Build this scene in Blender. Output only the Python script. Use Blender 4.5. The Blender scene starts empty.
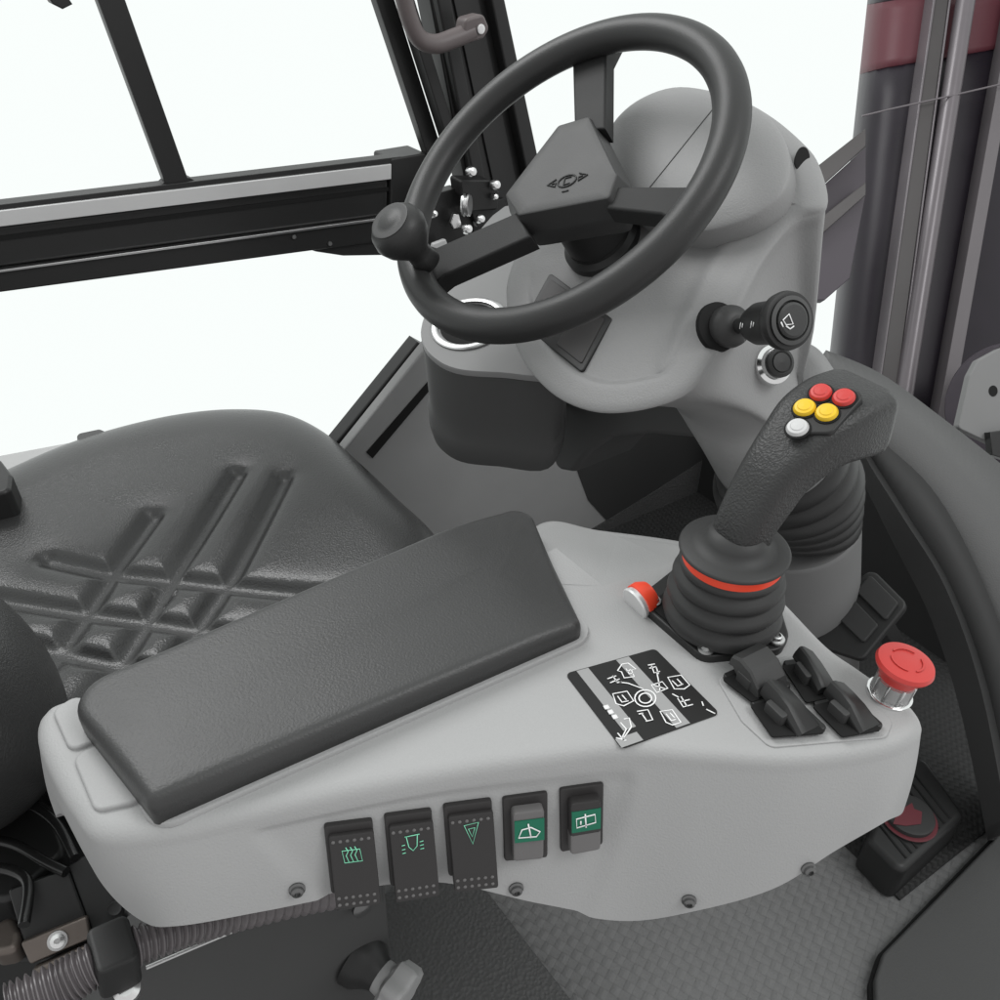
import bpy, bmesh, math, random
from mathutils import Vector as V, Matrix
from mathutils.bvhtree import BVHTree
random.seed(4)
S = bpy.context.scene
COL = S.collection
# ------------------------------------------------------------------ camera
FPX = 850.0; PITCH = math.radians(36); HC = 1.18
CAM = V((0, 0, HC))
CF = V((0, math.cos(PITCH), -math.sin(PITCH))); CR = V((1, 0, 0)); CU = V((0, math.sin(PITCH), math.cos(PITCH)))
cd = bpy.data.cameras.new('camera'); co = bpy.data.objects.new('camera', cd); COL.objects.link(co)
cd.sensor_width = 36; cd.lens = FPX / 1000 * 36; cd.clip_start = .01; cd.clip_end = 200
co.location = CAM; co.rotation_euler = (math.pi / 2 - PITCH, 0, 0)
S.camera = co
# cab axes: FWD forward, LFT cab left, UP
yaw = math.radians(56.7)
FWD = V((math.sin(yaw), math.cos(yaw), 0)); LFT = V((-math.cos(yaw), math.sin(yaw), 0)); UP = V((0, 0, 1))
def cp(a, b, c): return FWD * a + LFT * b + UP * c
def ray(x, y): return CF + CR * ((x - 500) / FPX) + CU * ((500 - y) / FPX)
def on(x, y, pl):                       # point where a sight line meets a real plane (origin, normal)
    d = ray(x, y); return CAM + d * ((pl[0] - CAM).dot(pl[1]) / d.dot(pl[1]))
def zp(z): return (V((0, 0, z)), UP)
def lp(l): return (LFT * l, -LFT)
def up_(u): return (FWD * u, -FWD)
def dep(x, y, d): return CAM + ray(x, y) * d
def vp(d): return (CAM + CF * d, -CF)
# ------------------------------------------------------------------ materials
def mat(name, col, rough=.5, metal=0, grain=0, gd=.001, gscale=400, kind='noise', spec=.5, mott=.06, trans=0, ior=1.45, coat=0, alpha=None):
    m = bpy.data.materials.new(name); m.use_nodes = True
    nt = m.node_tree; b = nt.nodes['Principled BSDF']; N = nt.nodes.new; Lk = nt.links.new
    if isinstance(col, (int, float)): col = (col, col, col)
    b.inputs['Roughness'].default_value = rough; b.inputs['Metallic'].default_value = metal
    b.inputs['Specular IOR Level'].default_value = spec; b.inputs['IOR'].default_value = ior
    b.inputs['Transmission Weight'].default_value = trans; b.inputs['Coat Weight'].default_value = coat
    tc = N('ShaderNodeTexCoord')
    nz = N('ShaderNodeTexNoise'); nz.inputs['Scale'].default_value = 14; nz.inputs['Detail'].default_value = 5
    Lk(tc.outputs['Object'], nz.inputs['Vector'])
    mx = N('ShaderNodeMix'); mx.data_type = 'RGBA'
    mx.inputs['A'].default_value = (*[c * (1 - mott) for c in col], 1); mx.inputs['B'].default_value = (*[min(1, c * (1 + mott)) for c in col], 1)
    Lk(nz.outputs['Fac'], mx.inputs['Factor']); Lk(mx.outputs['Result'], b.inputs['Base Color'])
    mr = N('ShaderNodeMapRange'); mr.inputs['To Min'].default_value = max(.02, rough - .06); mr.inputs['To Max'].default_value = min(1, rough + .06)
    Lk(nz.outputs['Fac'], mr.inputs['Value']); Lk(mr.outputs['Result'], b.inputs['Roughness'])
    if grain:
        bp = N('ShaderNodeBump'); bp.inputs['Strength'].default_value = grain; bp.inputs['Distance'].default_value = gd
        if kind == 'leather':
            t = N('ShaderNodeTexVoronoi'); t.inputs['Scale'].default_value = gscale; o = t.outputs['Distance']
            n2 = N('ShaderNodeTexNoise'); n2.inputs['Scale'].default_value = gscale * .5; Lk(tc.outputs['Object'], n2.inputs['Vector'])
            ad = N('ShaderNodeVectorMath'); ad.operation = 'MULTIPLY_ADD'; ad.inputs[1].default_value = (.004, .004, .004)
            Lk(n2.outputs['Color'], ad.inputs[0]); Lk(tc.outputs['Object'], ad.inputs[2]); Lk(ad.outputs[0], t.inputs['Vector'])
        else:
            t = N('ShaderNodeTexNoise'); t.inputs['Scale'].default_value = gscale; t.inputs['Detail'].default_value = 3; o = t.outputs['Fac']
            Lk(tc.outputs['Object'], t.inputs['Vector'])
        Lk(o, bp.inputs['Height']); Lk(bp.outputs['Normal'], b.inputs['Normal'])
    return m
def weave_mat(name, col, s, ang):
    m = mat(name, col, .72, spec=.35, mott=.1); nt = m.node_tree; b = nt.nodes['Principled BSDF']; N = nt.nodes.new; Lk = nt.links.new
    tc = N('ShaderNodeTexCoord'); mp = N('ShaderNodeMapping'); mp.inputs['Rotation'].default_value = (0, 0, ang); mp.inputs['Scale'].default_value = (1 / s, 1 / s, 1 / s)
    Lk(tc.outputs['Object'], mp.inputs['Vector'])
    ck = N('ShaderNodeTexChecker'); ck.inputs['Scale'].default_value = 1; Lk(mp.outputs[0], ck.inputs['Vector'])
    sx = N('ShaderNodeSeparateXYZ'); Lk(mp.outputs[0], sx.inputs[0])
    outs = []
    for c in 'XY':
        pr = N('ShaderNodeMath'); pr.operation = 'PINGPONG'; pr.inputs[1].default_value = .5; Lk(sx.outputs[c], pr.inputs[0])
        q = N('ShaderNodeMath'); q.operation = 'POWER'; q.inputs[1].default_value = .5; Lk(pr.outputs[0], q.inputs[0]); outs.append(q)
    mx = N('ShaderNodeMix'); Lk(ck.outputs['Fac'], mx.inputs['Factor']); Lk(outs[0].outputs[0], mx.inputs['A']); Lk(outs[1].outputs[0], mx.inputs['B'])
    nz = N('ShaderNodeTexNoise'); nz.inputs['Scale'].default_value = 5; Lk(mp.outputs[0], nz.inputs['Vector'])
    a = N('ShaderNodeMath'); a.operation = 'MULTIPLY_ADD'; a.inputs[1].default_value = .35; Lk(nz.outputs['Fac'], a.inputs[0]); Lk(mx.outputs['Result'], a.inputs[2])
    bp = N('ShaderNodeBump'); bp.inputs['Strength'].default_value = .8; bp.inputs['Distance'].default_value = .0028
    Lk(a.outputs[0], bp.inputs['Height']); Lk(bp.outputs['Normal'], b.inputs['Normal'])
    return m
M = {}
M['shell'] = mat('light_grey_plastic', (.345, .345, .345), .5, grain=.35, gscale=620, spec=.35, mott=.03)
M['cowl'] = mat('shaded_grey_plastic', (.262, .262, .262), .5, grain=.35, gscale=560, spec=.35, mott=.03)  # console plastic again, column shade put into a darker colour
M['shell2'] = mat('mid_grey_plastic', .24, .48, grain=.06, gscale=800, spec=.35, mott=.03)
M['pad'] = mat('armrest_pad', .040, .40, grain=.3, gscale=560, spec=.45, mott=.05)
M['leather'] = mat('seat_leather', .034, .29, grain=.26, gscale=430, kind='leather', spec=.55, mott=.08)
M['grip'] = mat('grip_rubber', .028, .46, grain=.42, gscale=480, kind='leather', spec=.5)
M['rubber'] = mat('boot_rubber', .03, .55, grain=.08, gscale=500, spec=.45)
M['wheel'] = mat('wheel_rubber', .027, .42, grain=.16, gscale=700, spec=.38)
M['spoke'] = mat('spoke_rubber', .022, .58, grain=.15, gscale=700, spec=.28)
M['hub'] = mat('hub_plastic', .04, .5, grain=.12, gscale=700, spec=.45)
M['black'] = mat('black_plastic', .018, .45, grain=.05, gscale=500, spec=.45)
M['blackm'] = mat('black_painted_steel', .018, .38, spec=.45, grain=.04, gscale=200)
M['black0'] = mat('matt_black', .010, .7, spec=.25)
M['dark'] = mat('dark_grey_plastic', .07, .6, grain=.1, gscale=500, spec=.35)
M['dark2'] = mat('charcoal_plastic', .035, .6, grain=.1, gscale=500, spec=.3)
M['trim'] = mat('grained_trim', .095, .62, grain=.25, gscale=420, kind='leather', spec=.35)
M['pedestal'] = mat('pedestal_grey', .15, .55, grain=.06, gscale=400, spec=.35)
M['stepgrey'] = mat('step_grey', .06, .6, grain=.2, gscale=350, kind='leather', spec=.3)
M['silverw'] = mat('satin_silver', .78, .3, metal=.5)
M['carpet'] = mat('grey_panel', .27, .7, grain=.3, gscale=600, spec=.3)
M['floor'] = weave_mat('woven_rubber', (.148, .148, .148), .0130, math.radians(32))
M['floord'] = weave_mat('dark_ribbed_rubber', .03, .008, math.radians(20))
M['mat2'] = mat('grained_rubber_mat', .07, .6, grain=.6, gd=.003, gscale=190, kind='leather', spec=.4)
M['red'] = mat('red_plastic', (.52, .045, .04), .35, spec=.5, grain=.03, gscale=600)
M['redglow'] = mat('orange_red_ring', (.85, .07, .03), .4)
M['yellow'] = mat('yellow_plastic', (.75, .48, .02), .35)
M['white'] = mat('white_plastic', .52, .35)
M['chrome'] = mat('chrome', .8, .12, metal=1, mott=.03)
M['steel'] = mat('dull_steel', .55, .32, metal=1, grain=.1, gscale=200)
M['silver'] = mat('aluminium_strip', .62, .45, metal=.35, spec=.4)
M['bolt'] = mat('zinc_bolt', .75, .28, metal=1)
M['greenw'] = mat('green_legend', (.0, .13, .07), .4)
M['ink'] = mat('white_ink', .85, .6, mott=0)
M['greenink'] = mat('green_ink', (.25, .75, .5), .5, mott=0)
M['decalb'] = mat('decal_black', .018, .4, spec=.3)
M['decalg'] = mat('decal_grey', .30, .4)
M['brownm'] = mat('smoked_plastic', (.11, .092, .092), .45, grain=.06, gscale=300)
M['mast'] = mat('mast_steel', (.06, .05, .062), .5, grain=.06, gscale=90, mott=.25)
M['mast2'] = mat('mast_rail', (.055, .050, .050), .42, metal=.1, mott=.15)
M['mast0'] = mat('mast_shadow_steel', (.035, .03, .038), .6, mott=.3)
M['mastred'] = mat('mast_red_paint', (.105, .024, .034), .5, mott=.1)
M['mastcyl'] = mat('mast_cylinder', (.15, .135, .145), .3, metal=.2, mott=.12)
M['mastgloss'] = mat('dark_gloss_cover', (.014, .010, .016), .42, spec=.42, mott=.35)
M['mast3'] = mat('mast_rail_light', (.13, .118, .125), .45, mott=.12)
M['screw'] = mat('dark_zinc_screw', .16, .3, metal=.85)
M['railsteel'] = mat('worn_rail_steel', (.17, .145, .13), .45, metal=.7, grain=.15, gscale=150, mott=.35)
M['tint'] = mat('maroon_tinted_glass', (.66, .58, .62), .09, trans=1.0, ior=1.2, mott=.02)
M['cable'] = mat('black_cable', .012, .25, spec=.6)
M['greyplate'] = mat('grey_plate', .2, .6)
M['swblack'] = mat('switch_black', (.026, .024, .024), .5, grain=.06, gscale=900)
M['swgrey'] = mat('switch_grey', (.13, .125, .125), .4, grain=.05, gscale=900)
M['knob'] = mat('grey_knob', .33, .5, grain=.08, gscale=400)
M['hose'] = mat('conduit', (.13, .118, .122), .35)
M['ledge'] = mat('ledge', .36, .5)
M['dimred'] = mat('dim_red_mark', (.12, .022, .03), .5)
M['glass'] = mat('clear_plastic', (.8, .8, .8), .08, trans=.85)
# ------------------------------------------------------------------ builders
def origin(p):
    o = V((0, 0, 0))
    while p is not None: o = o + p.location; p = p.parent
    return o
def build(name, bm, m, parent=None, sharp=35, sub=0):
    bmesh.ops.recalc_face_normals(bm, faces=bm.faces)
    o0 = origin(parent)
    for v in bm.verts: v.co -= o0
    me = bpy.data.meshes.new(name); bm.to_mesh(me); bm.free()
    me.materials.append(M[m] if isinstance(m, str) else m)
    for p in me.polygons: p.use_smooth = True
    if sharp: me.set_sharp_from_angle(angle=math.radians(sharp))
    o = bpy.data.objects.new(name, me); COL.objects.link(o); o.parent = parent
    if sharp:
        wn = o.modifiers.new('wn', 'WEIGHTED_NORMAL'); wn.keep_sharp = True; wn.weight = 80
    if sub:
        s = o.modifiers.new('sub', 'SUBSURF'); s.levels = sub; s.render_levels = sub
    return o
def thing(name, label, cat, loc, group=None):
    o = bpy.data.objects.new(name, None); COL.objects.link(o); o.location = loc; o.empty_display_size = .05
    o['label'] = label; o['category'] = cat
    if group: o['group'] = group
    return o
def lab(o, s): o['label'] = s; return o
def top(o, label, cat): o['label'] = label; o['category'] = cat; return o
def rounded(pts, r, seg=5, closed=True):
    n = len(pts); out = []
    for i in range(n):
        p = pts[i]
        if not closed and i in (0, n - 1): out.append(p.copy()); continue
        a = pts[i - 1] - p; b = pts[(i + 1) % n] - p
        rr = r[i] if isinstance(r, (list, tuple)) else r
        cosw = max(-1, min(1, a.normalized().dot(b.normalized()))); w2 = math.acos(cosw) / 2
        if rr <= 0 or w2 > 1.5 or w2 < .05: out.append(p.copy()); continue
        d = min(rr / math.tan(w2), a.length * .48, b.length * .48); re = d * math.tan(w2)
        A = p + a.normalized() * d; B = p + b.normalized() * d
        C_ = p + (a.normalized() + b.normalized()).normalized() * (re / math.sin(w2))
        va = A - C_; vb = B - C_; ang = math.pi - 2 * w2
        for k in range(seg + 1):
            t = k / seg
            out.append(C_ + (va * math.sin((1 - t) * ang) + vb * math.sin(t * ang)) / math.sin(ang))
    return out
def spline(pts, n, closed=False):
    m = len(pts); out = []; segs = m if closed else m - 1
    for i in range(segs):
        if closed: p = [pts[(i + j - 1) % m] for j in range(4)]
        else: p = [pts[max(0, min(m - 1, i + j - 1))] for j in range(4)]
        for k in range(n):
            t = k / n
            out.append(.5 * ((2 * p[1]) + (p[2] - p[0]) * t + (2 * p[0] - 5 * p[1] + 4 * p[2] - p[3]) * t * t + (3 * p[1] - p[0] - 3 * p[2] + p[3]) * t ** 3))
    if not closed: out.append(pts[-1].copy())
    return out
def add_loft(bm, loops, cap0=True, cap1=True, closed=True):
    vs = [[bm.verts.new(p) for p in lo] for lo in loops]
    for a, b in zip(vs, vs[1:]):
        n = len(a)
        for i in range(n if closed else n - 1):
            j = (i + 1) % n
            try: bm.faces.new((a[i], a[j], b[j], b[i]))
            except ValueError: pass
    if closed and cap0: bm.faces.new(vs[0][::-1])
    if closed and cap1: bm.faces.new(vs[-1])
    return bm
def add_prism(bm, pts, n, h0, h1, bev=0, seg=3, edge=None):
    """polygon pts (3D, coplanar) from h0 to h1 along n, top rim rounded by inset rings of size bev"""
    c = sum(pts, V()) / len(pts)
    def inset(d):
        m = len(pts); out = []
        area = V()
        for i in range(m): area += (pts[i] - c).cross(pts[(i + 1) % m] - c)
        sgn = 1 if area.dot(n) > 0 else -1
        for i in range(m):
            e1 = (pts[i] - pts[i - 1]); e2 = (pts[(i + 1) % m] - pts[i])
            if e1.length < 1e-7: e1 = e2
            if e2.length < 1e-7: e2 = e1
            n1 = n.cross(e1).normalized() * sgn; n2 = n.cross(e2).normalized() * sgn
            b = (n1 + n2); b = b / max(.5, b.length_squared / 2) if b.length > 1e-6 else n1
            out.append(pts[i] + b * d)
        return out
    loops = [[p + n * h0 for p in pts]]
    if bev > 0:
        for k in range(seg + 1):
            a = math.pi / 2 * k / seg
            ins = bev * (1 - math.cos(a)); hh = h1 - bev * (1 - math.sin(a))
            loops.append([p + n * hh for p in inset(ins)])
    else: loops.append([p + n * h1 for p in pts])
    add_loft(bm, loops); return bm
def slab(name, m, parent, pxs, pl, h0, h1, bev=0, r=0, seg=3, sharp=35):
    pts = [on(x, y, pl) for x, y in pxs]
    if r: pts = rounded(pts, max(r, bev * 1.35))
    bm = bmesh.new(); add_prism(bm, pts, pl[1].normalized(), h0, h1, bev, seg)
    return build(name, bm, m, parent, sharp)
def basis(ax, hint=None):
    ax = ax.normalized(); h = hint or (V((0, 0, 1)) if abs(ax.z) < .9 else V((1, 0, 0)))
    x = h.cross(ax).normalized(); y = ax.cross(x); return x, y, ax
def add_lathe(bm, prof, o, ax, n=48, hint=None, sx=1, sy=1):
    x, y, z = basis(ax, hint); loops = []
    for r, h in prof:
        r = max(r, 1e-5); loops.append([o + z * h + x * (r * sx * math.cos(2 * math.pi * k / n)) + y * (r * sy * math.sin(2 * math.pi * k / n)) for k in range(n)])
    add_loft(bm, loops); return bm
def lathe(name, m, parent, prof, o, ax, n=48, sharp=35, k=1, **kw):
    prof = [(r * k, h * k) for r, h in prof]
    return build(name, add_lathe(bmesh.new(), prof, o, ax, n, **kw), m, parent, sharp)
def add_tube(bm, pts, r, n=16, closed=False, flat=1, hint=None):
    m = len(pts); loops = []; prev = hint
    for i in range(m):
        if closed: t = pts[(i + 1) % m] - pts[i - 1]
        else: t = pts[min(m - 1, i + 1)] - pts[max(0, i - 1)]
        t.normalize()
        if prev is None: prev = basis(t)[0]
        x = (prev - t * prev.dot(t)).normalized(); prev = x; y = t.cross(x)
        rr = r[i] if isinstance(r, (list, tuple)) else r
        loops.append([pts[i] + x * (rr * math.cos(2 * math.pi * k / n)) + y * (rr * flat * math.sin(2 * math.pi * k / n)) for k in range(n)])
    if closed: loops.append(loops[0]); add_loft(bm, loops, False, False); bmesh.ops.remove_doubles(bm, verts=bm.verts, dist=1e-6)
    else: add_loft(bm, loops)
    return bm
def tube(name, m, parent, pts, r, n=16, sharp=40, **kw): return build(name, add_tube(bmesh.new(), pts, r, n, **kw), m, parent, sharp)
def add_box(bm, c, x, y, z, sx, sy, sz, bev=.002):
    pts = [c + x * (a * sx / 2) + y * (b * sy / 2) for a, b in ((-1, -1), (1, -1), (1, 1), (-1, 1))]
    pts = rounded(pts, bev * 1.4, 3) if bev else pts
    add_prism(bm, pts, z, -sz / 2, sz / 2, bev, 2); return bm
def bar(name, m, parent, a, b, w, d, side, bev=.002):
    """straight bar from a to b, width w along side, depth d across"""
    t = (b - a).normalized(); s = (side - t * side.dot(t)).normalized(); q = t.cross(s)
    bm = bmesh.new(); c = (a + b) / 2
    pts = rounded([a + s * (i * w / 2) + q * (j * d / 2) for i, j in ((-1, -1), (1, -1), (1, 1), (-1, 1))], bev, 2)
    add_prism(bm, pts, t, 0, (b - a).length, 0)
    return build(name, bm, m, parent)
def add_ribbon(bm, pts, w, n, h=.0004, closed=False):
    """thin raised line following pts on a surface of normal n"""
    m = len(pts); L = []
    for i in range(m):
        a = pts[i - 1] if (i or closed) else pts[i]; b = pts[(i + 1) % m] if (i < m - 1 or closed) else pts[i]
        t = (b - a); t = t.normalized() if t.length > 1e-9 else V((1, 0, 0)); s = n.cross(t).normalized() * (w / 2)
        L.append((pts[i] + s, pts[i] - s))
    loops = [[a, b, b + n * h, a + n * h] for a, b in L]
    if closed: loops.append(loops[0])
    add_loft(bm, loops, not closed, not closed); return bm
def caster(o):
    o0 = origin(o); bm = bmesh.new(); bm.from_mesh(o.data); bmesh.ops.translate(bm, verts=bm.verts, vec=o0); t = BVHTree.FromBMesh(bm); bm.free()
    def hit(x, y):
        h = t.ray_cast(CAM, ray(x, y).normalized()); n = h[1]
        if h[0] is None: return None, None
        if n.dot(ray(x, y)) > 0: n = -n
        return h[0], n
    return hit
def plane3(hit, pxs):
    P = [hit(*p)[0] for p in pxs]; P = [p for p in P if p is not None]; c = sum(P, V()) / len(P)
    n = V()
    for i in range(len(P)): n += (P[i] - c).cross(P[(i + 1) % len(P)] - c)
    n.normalize()
    if n.dot(CAM - c) < 0: n = -n
    return (c, n)
# ================================================================== SETTING
def floor_poly(pts, z): return [V((p.x, p.y, z)) for p in pts]
bm = bmesh.new()
pp = [cp(-1.0, -.25, 0), cp(1.6, -.25, 0), cp(1.6, 1.21, 0), cp(-1.0, 1.21, 0)]
add_prism(bm, pp, UP, -.03, 0)
fl = build('floor', bm, 'floor'); fl['kind'] = 'structure'

# ================================================================== CONSOLE
ZT = .70
con = thing('control_console', 'light grey armrest console with black padded arm cushion, five rocker switches and a pictogram decal', 'control console', cp(.2, .35, .55))
Tpx = [(97, 835), (165, 834), (250, 815), (350, 793), (450, 774), (550, 759), (620, 751), (700, 756), (790, 761), (860, 754), (905, 743), (925, 726),
       (917, 706), (895, 688), (860, 664), (828, 641), (780, 592), (738, 556), (685, 538), (600, 526), (540, 519)]
TZ = {17: .694, 18: .672, 19: .668, 20: .680}
T = [on(x, y, zp(TZ.get(i, ZT))) for i, (x, y) in enumerate(Tpx)]
T += [cp(.30, .475, ZT), cp(.18, .485, ZT), cp(.05, .50, ZT)]
T += [on(x, y, zp(ZT)) for x, y in [(72, 694), (40, 711), (34, 735), (46, 768), (68, 806)]]
Bpx = {0: (142, 921), 1: (178, 926), 2: (265, 911), 3: (350, 895), 4: (440, 887), 5: (540, 908), 6: (625, 921), 7: (700, 910), 8: (775, 888), 9: (835, 851), 10: (885, 822), 11: (902, 790), 12: (902, 772),
       28: (102, 884), 27: (66, 818), 26: (38, 752)}
n = len(T); cen = sum(T, V()) / n
Nn = []
for i in range(n):
    t = T[(i + 1) % n] - T[i - 1]; h = V((t.y, -t.x, 0)).normalized()
    if h.dot(T[i] - cen) < 0: h = -h
    Nn.append(h)
B = []
LEAN = math.radians(15)
for i in range(n):
    if i in Bpx:
        nl = Nn[i] * math.cos(LEAN) + UP * math.sin(LEAN)
        if i in (0, 28, 27, 26): nl = Nn[i] * math.cos(.05) + UP * math.sin(.05)
        b = on(*Bpx[i], (T[i], nl))
        if b.z > ZT - .03 or b.z < ZT - .22: b = T[i] - UP * .09 + Nn[i] * .01
        B.append(b)
    else: B.append(T[i] - UP * .11 + Nn[i] * (-.01))
K = 16
def sm(x): return spline(x, K, True)
sT = sm(T); sB = sm(B); sN = [v.normalized() for v in sm(Nn)]
loops = []
FIL = .011
spine = lambda p: cp(max(.03, min(.40, p.dot(FWD))), max(.26, min(.40, p.dot(LFT))) , ZT)
loops.append([p - q * .014 for p, q in zip(sT, sN)])
for k in range(6):
    a = math.pi / 2 * k / 5
    loops.append([p - q * (FIL - FIL * math.sin(a)) + UP * (-(FIL - FIL * math.cos(a))) for p, q in zip(sT, sN)])
base = loops[-1]
def sst(a, b, x): x = max(0, min(1, (x - a) / (b - a))); return x * x * (3 - 2 * x)
def recess(i, f):        # shallow field round the rocker switches, its ends slanting
    lo_ = 1.95 + .75 * f; hi_ = 6.25 - .75 * f
    return sst(lo_ - .10, lo_ + .10, i) * (1 - sst(hi_ - .10, hi_ + .10, i)) * sst(.04, .14, f)
for f in (.04, .08, .12, .16, .25, .35, .45, .55, .65, .75, .85, .93, 1.0):
    loops.append([a.lerp(b, f) + q * (.0015 * math.sin(math.pi * f) - .0035 * recess(i_ / K, f)) for i_, (a, b, q) in enumerate(zip(base, sB, sN))])
loops.append([b - q * .006 + UP * .0 for b, q in zip(sB, sN)])
loops.append([b - q * .028 + UP * .03 for b, q in zip(sB, sN)])
bm = bmesh.new(); add_loft(bm, loops, cap0=False)
bm.verts.ensure_lookup_table(); NV = len(loops[0]); cap = [bm.verts[i] for i in range(NV)]
fA, fB = 17 * K - 3, 21 * K + 4
FV = [bm.verts.new(on(x, y, zp(ZT))) for x, y in ((676, 562), (603, 586), (556, 548))]
for v in cap[:fA + 1] + cap[fB:]: v.co.z = ZT
bm.faces.new(cap[:fA + 1] + FV + cap[fB:])
pk = bm.faces.new(cap[fA:fB + 1] + FV[::-1])
bmesh.ops.triangulate(bm, faces=[pk], quad_method='BEAUTY', ngon_method='BEAUTY')
sharp_co = [v.co.copy() for v in [cap[fA]] + FV + [cap[fB]]]
shell = build('housing', bm, 'shell', con, sharp=50)
o_ = origin(shell); idx = [min(range(len(shell.data.vertices)), key=lambda i: (shell.data.vertices[i].co + o_ - c).length) for c in sharp_co]
pairs = {frozenset(x) for x in zip(idx, idx[1:])}
for e in shell.data.edges:
    if frozenset(e.vertices) in pairs: e.use_edge_sharp = True
chit = caster(shell)
topn = UP
# armrest pad
pad_px = [(72, 702), (92, 678), (512, 512), (533, 519), (581, 633), (560, 645), (150, 801)]
pts = rounded([on(58, 690, zp(.727)), on(527, 500, zp(.712)), on(583, 630, zp(.712)), on(147, 803, zp(.727))], [.026, .018, .009, .006], 9)
pts = [V((p.x, p.y, .727)) for p in pts]
dense = []
for i, p in enumerate(pts):
    q = pts[(i + 1) % len(pts)]; m_ = max(1, int((q - p).length / .012))
    dense += [p.lerp(q, k / m_) for k in range(m_)]
RN, FN, RF, FFr = on(147, 803, zp(.727)), on(583, 630, zp(.712)), on(58, 690, zp(.727)), on(527, 500, zp(.712))
RN, FN, RF, FFr = [V((p.x, p.y, .727)) for p in (RN, FN, RF, FFr)]
rearm, frontm = (RN + RF) / 2, (FN + FFr) / 2; axp = (frontm - rearm).normalized(); Lp = (frontm - rearm).length
def padz(p, d):
    s_ = (p - rearm).dot(axp) / Lp
    h = .727 - .010 * max(0, min(1, (s_ - .80) / .20)) ** 1.6 - .003 * max(0, s_)
    return h - (.0085 - math.sqrt(max(0, .0085 ** 2 - (.0085 - min(d, .0085)) ** 2))) - .0012 * math.exp(-d / .02)
loops = [[V((p.x, p.y, .702)) for p in dense]]
for d in (0, .0004, .0012, .0025, .004, .006, .0085, .012, .018, .026, .036, .05, .065):
    L_ = []
    for p in dense:
        t = max(.17 * Lp, min(.83 * Lp, (p - rearm).dot(axp))); q = rearm + axp * t; w_ = (q - p).length
        f = min(.90, d / w_); r_ = p.lerp(q, f); L_.append(V((r_.x, r_.y, padz(r_, f * w_))))
    loops.append(L_)
bm = bmesh.new(); add_loft(bm, loops)
armpad = build('armrest_pad', bm, 'pad', con, sharp=0); lab(armpad, 'long dark grey padded arm cushion')
# groove plate below the pad
pts = rounded([on(x, y, zp(.703)) for x, y in [(100, 700), (520, 545), (598, 636), (150, 834)]], .02, 5)
bm = bmesh.new(); add_prism(bm, pts, UP, -.004, .001, .002, 2); build('pad_base', bm, 'shell', con)
# stepped ledge behind the pad
for q in ([(52, 712), (78, 694), (118, 732), (70, 752)], [(72, 757), (120, 735), (150, 800), (95, 812)]):
    pts = rounded([on(x, y, zp(.702)) for x, y in q], .008, 4)
    bm = bmesh.new(); add_prism(bm, pts, UP, -.004, .0015, .002, 3); build('ledge_step', bm, 'shell', con)
# rocker switches on the side face
def bil(q, s, t):
    a = V((*q[0], 0)); b = V((*q[1], 0)); c = V((*q[2], 0)); d = V((*q[3], 0))
    p = (a * (1 - s) + b * s) * (1 - t) + (d * (1 - s) + c * s) * t
    return (p.x, p.y)
def quad_prism(name, m, par, q, pl, h0, h1, bev=.001, s0=0, s1=1, t0=0, t1=1, tilt=0, r=.0015):
    pts = [on(*bil(q, s, t), pl) for s, t in ((s0, t0), (s1, t0), (s1, t1), (s0, t1))]
    n = pl[1]; pts2 = [p for p in pts]
    bm = bmesh.new()
    pr = rounded(pts2, max(r, bev * 1.35), 3)
    add_prism(bm, pr, n, h0, h1, bev, 2)
    if tilt:
        top_c = (pts[0] + pts[1]) / 2; ax = ((pts[3] + pts[2]) / 2 - top_c); L = ax.length; ax.normalize()
        for v in bm.verts:
            if (v.co - top_c).dot(n) > (h0 + h1) / 2: v.co += n * (tilt * ((v.co - top_c).dot(ax) / L))
    return build(name, bm, m, par)
def icon(name, m, par, q, pl, h, strokes, w=.0011):
    bm = bmesh.new(); n = pl[1]
    for st, cl in strokes:
        add_ribbon(bm, [on(*bil(q, s, t), pl) + n * (h(t) if callable(h) else h) for s, t in st], w, n, .0003, cl)
    return build(name, bm, m, par, sharp=0)
sw = [
 [(325, 823), (372, 817), (379, 889), (333, 895)], [(385, 813), (431, 807), (437, 881), (392, 888)], [(444, 803), (491, 797), (495, 873), (450, 878)],
 [(502, 796), (547, 790), (547, 855), (504, 859)], [(559, 787), (603, 781), (602, 842), (560, 850)]]
E0 = dict(
 defrost=[([(.26, .38), (.30, .62), (.74, .62), (.70, .38)], True)] + [([(x, .32), (x + .05, .40), (x - .01, .48), (x + .05, .62)], False) for x in (.36, .47, .58)],
 beacon=[([(.34, .30), (.72, .28)], False), ([(.38, .31), (.42, .50), (.52, .58), (.63, .50), (.66, .29)], False)] + [([(.24, y), (.33, y - .01)], False) for y in (.46, .54, .61)] + [([(.70, y - .01), (.80, y - .02)], False) for y in (.44, .51, .58)],
 hazard=[([(.34, .22), (.70, .20), (.52, .46)], True), ([(.44, .27), (.60, .26), (.52, .37)], True)],
)
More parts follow.
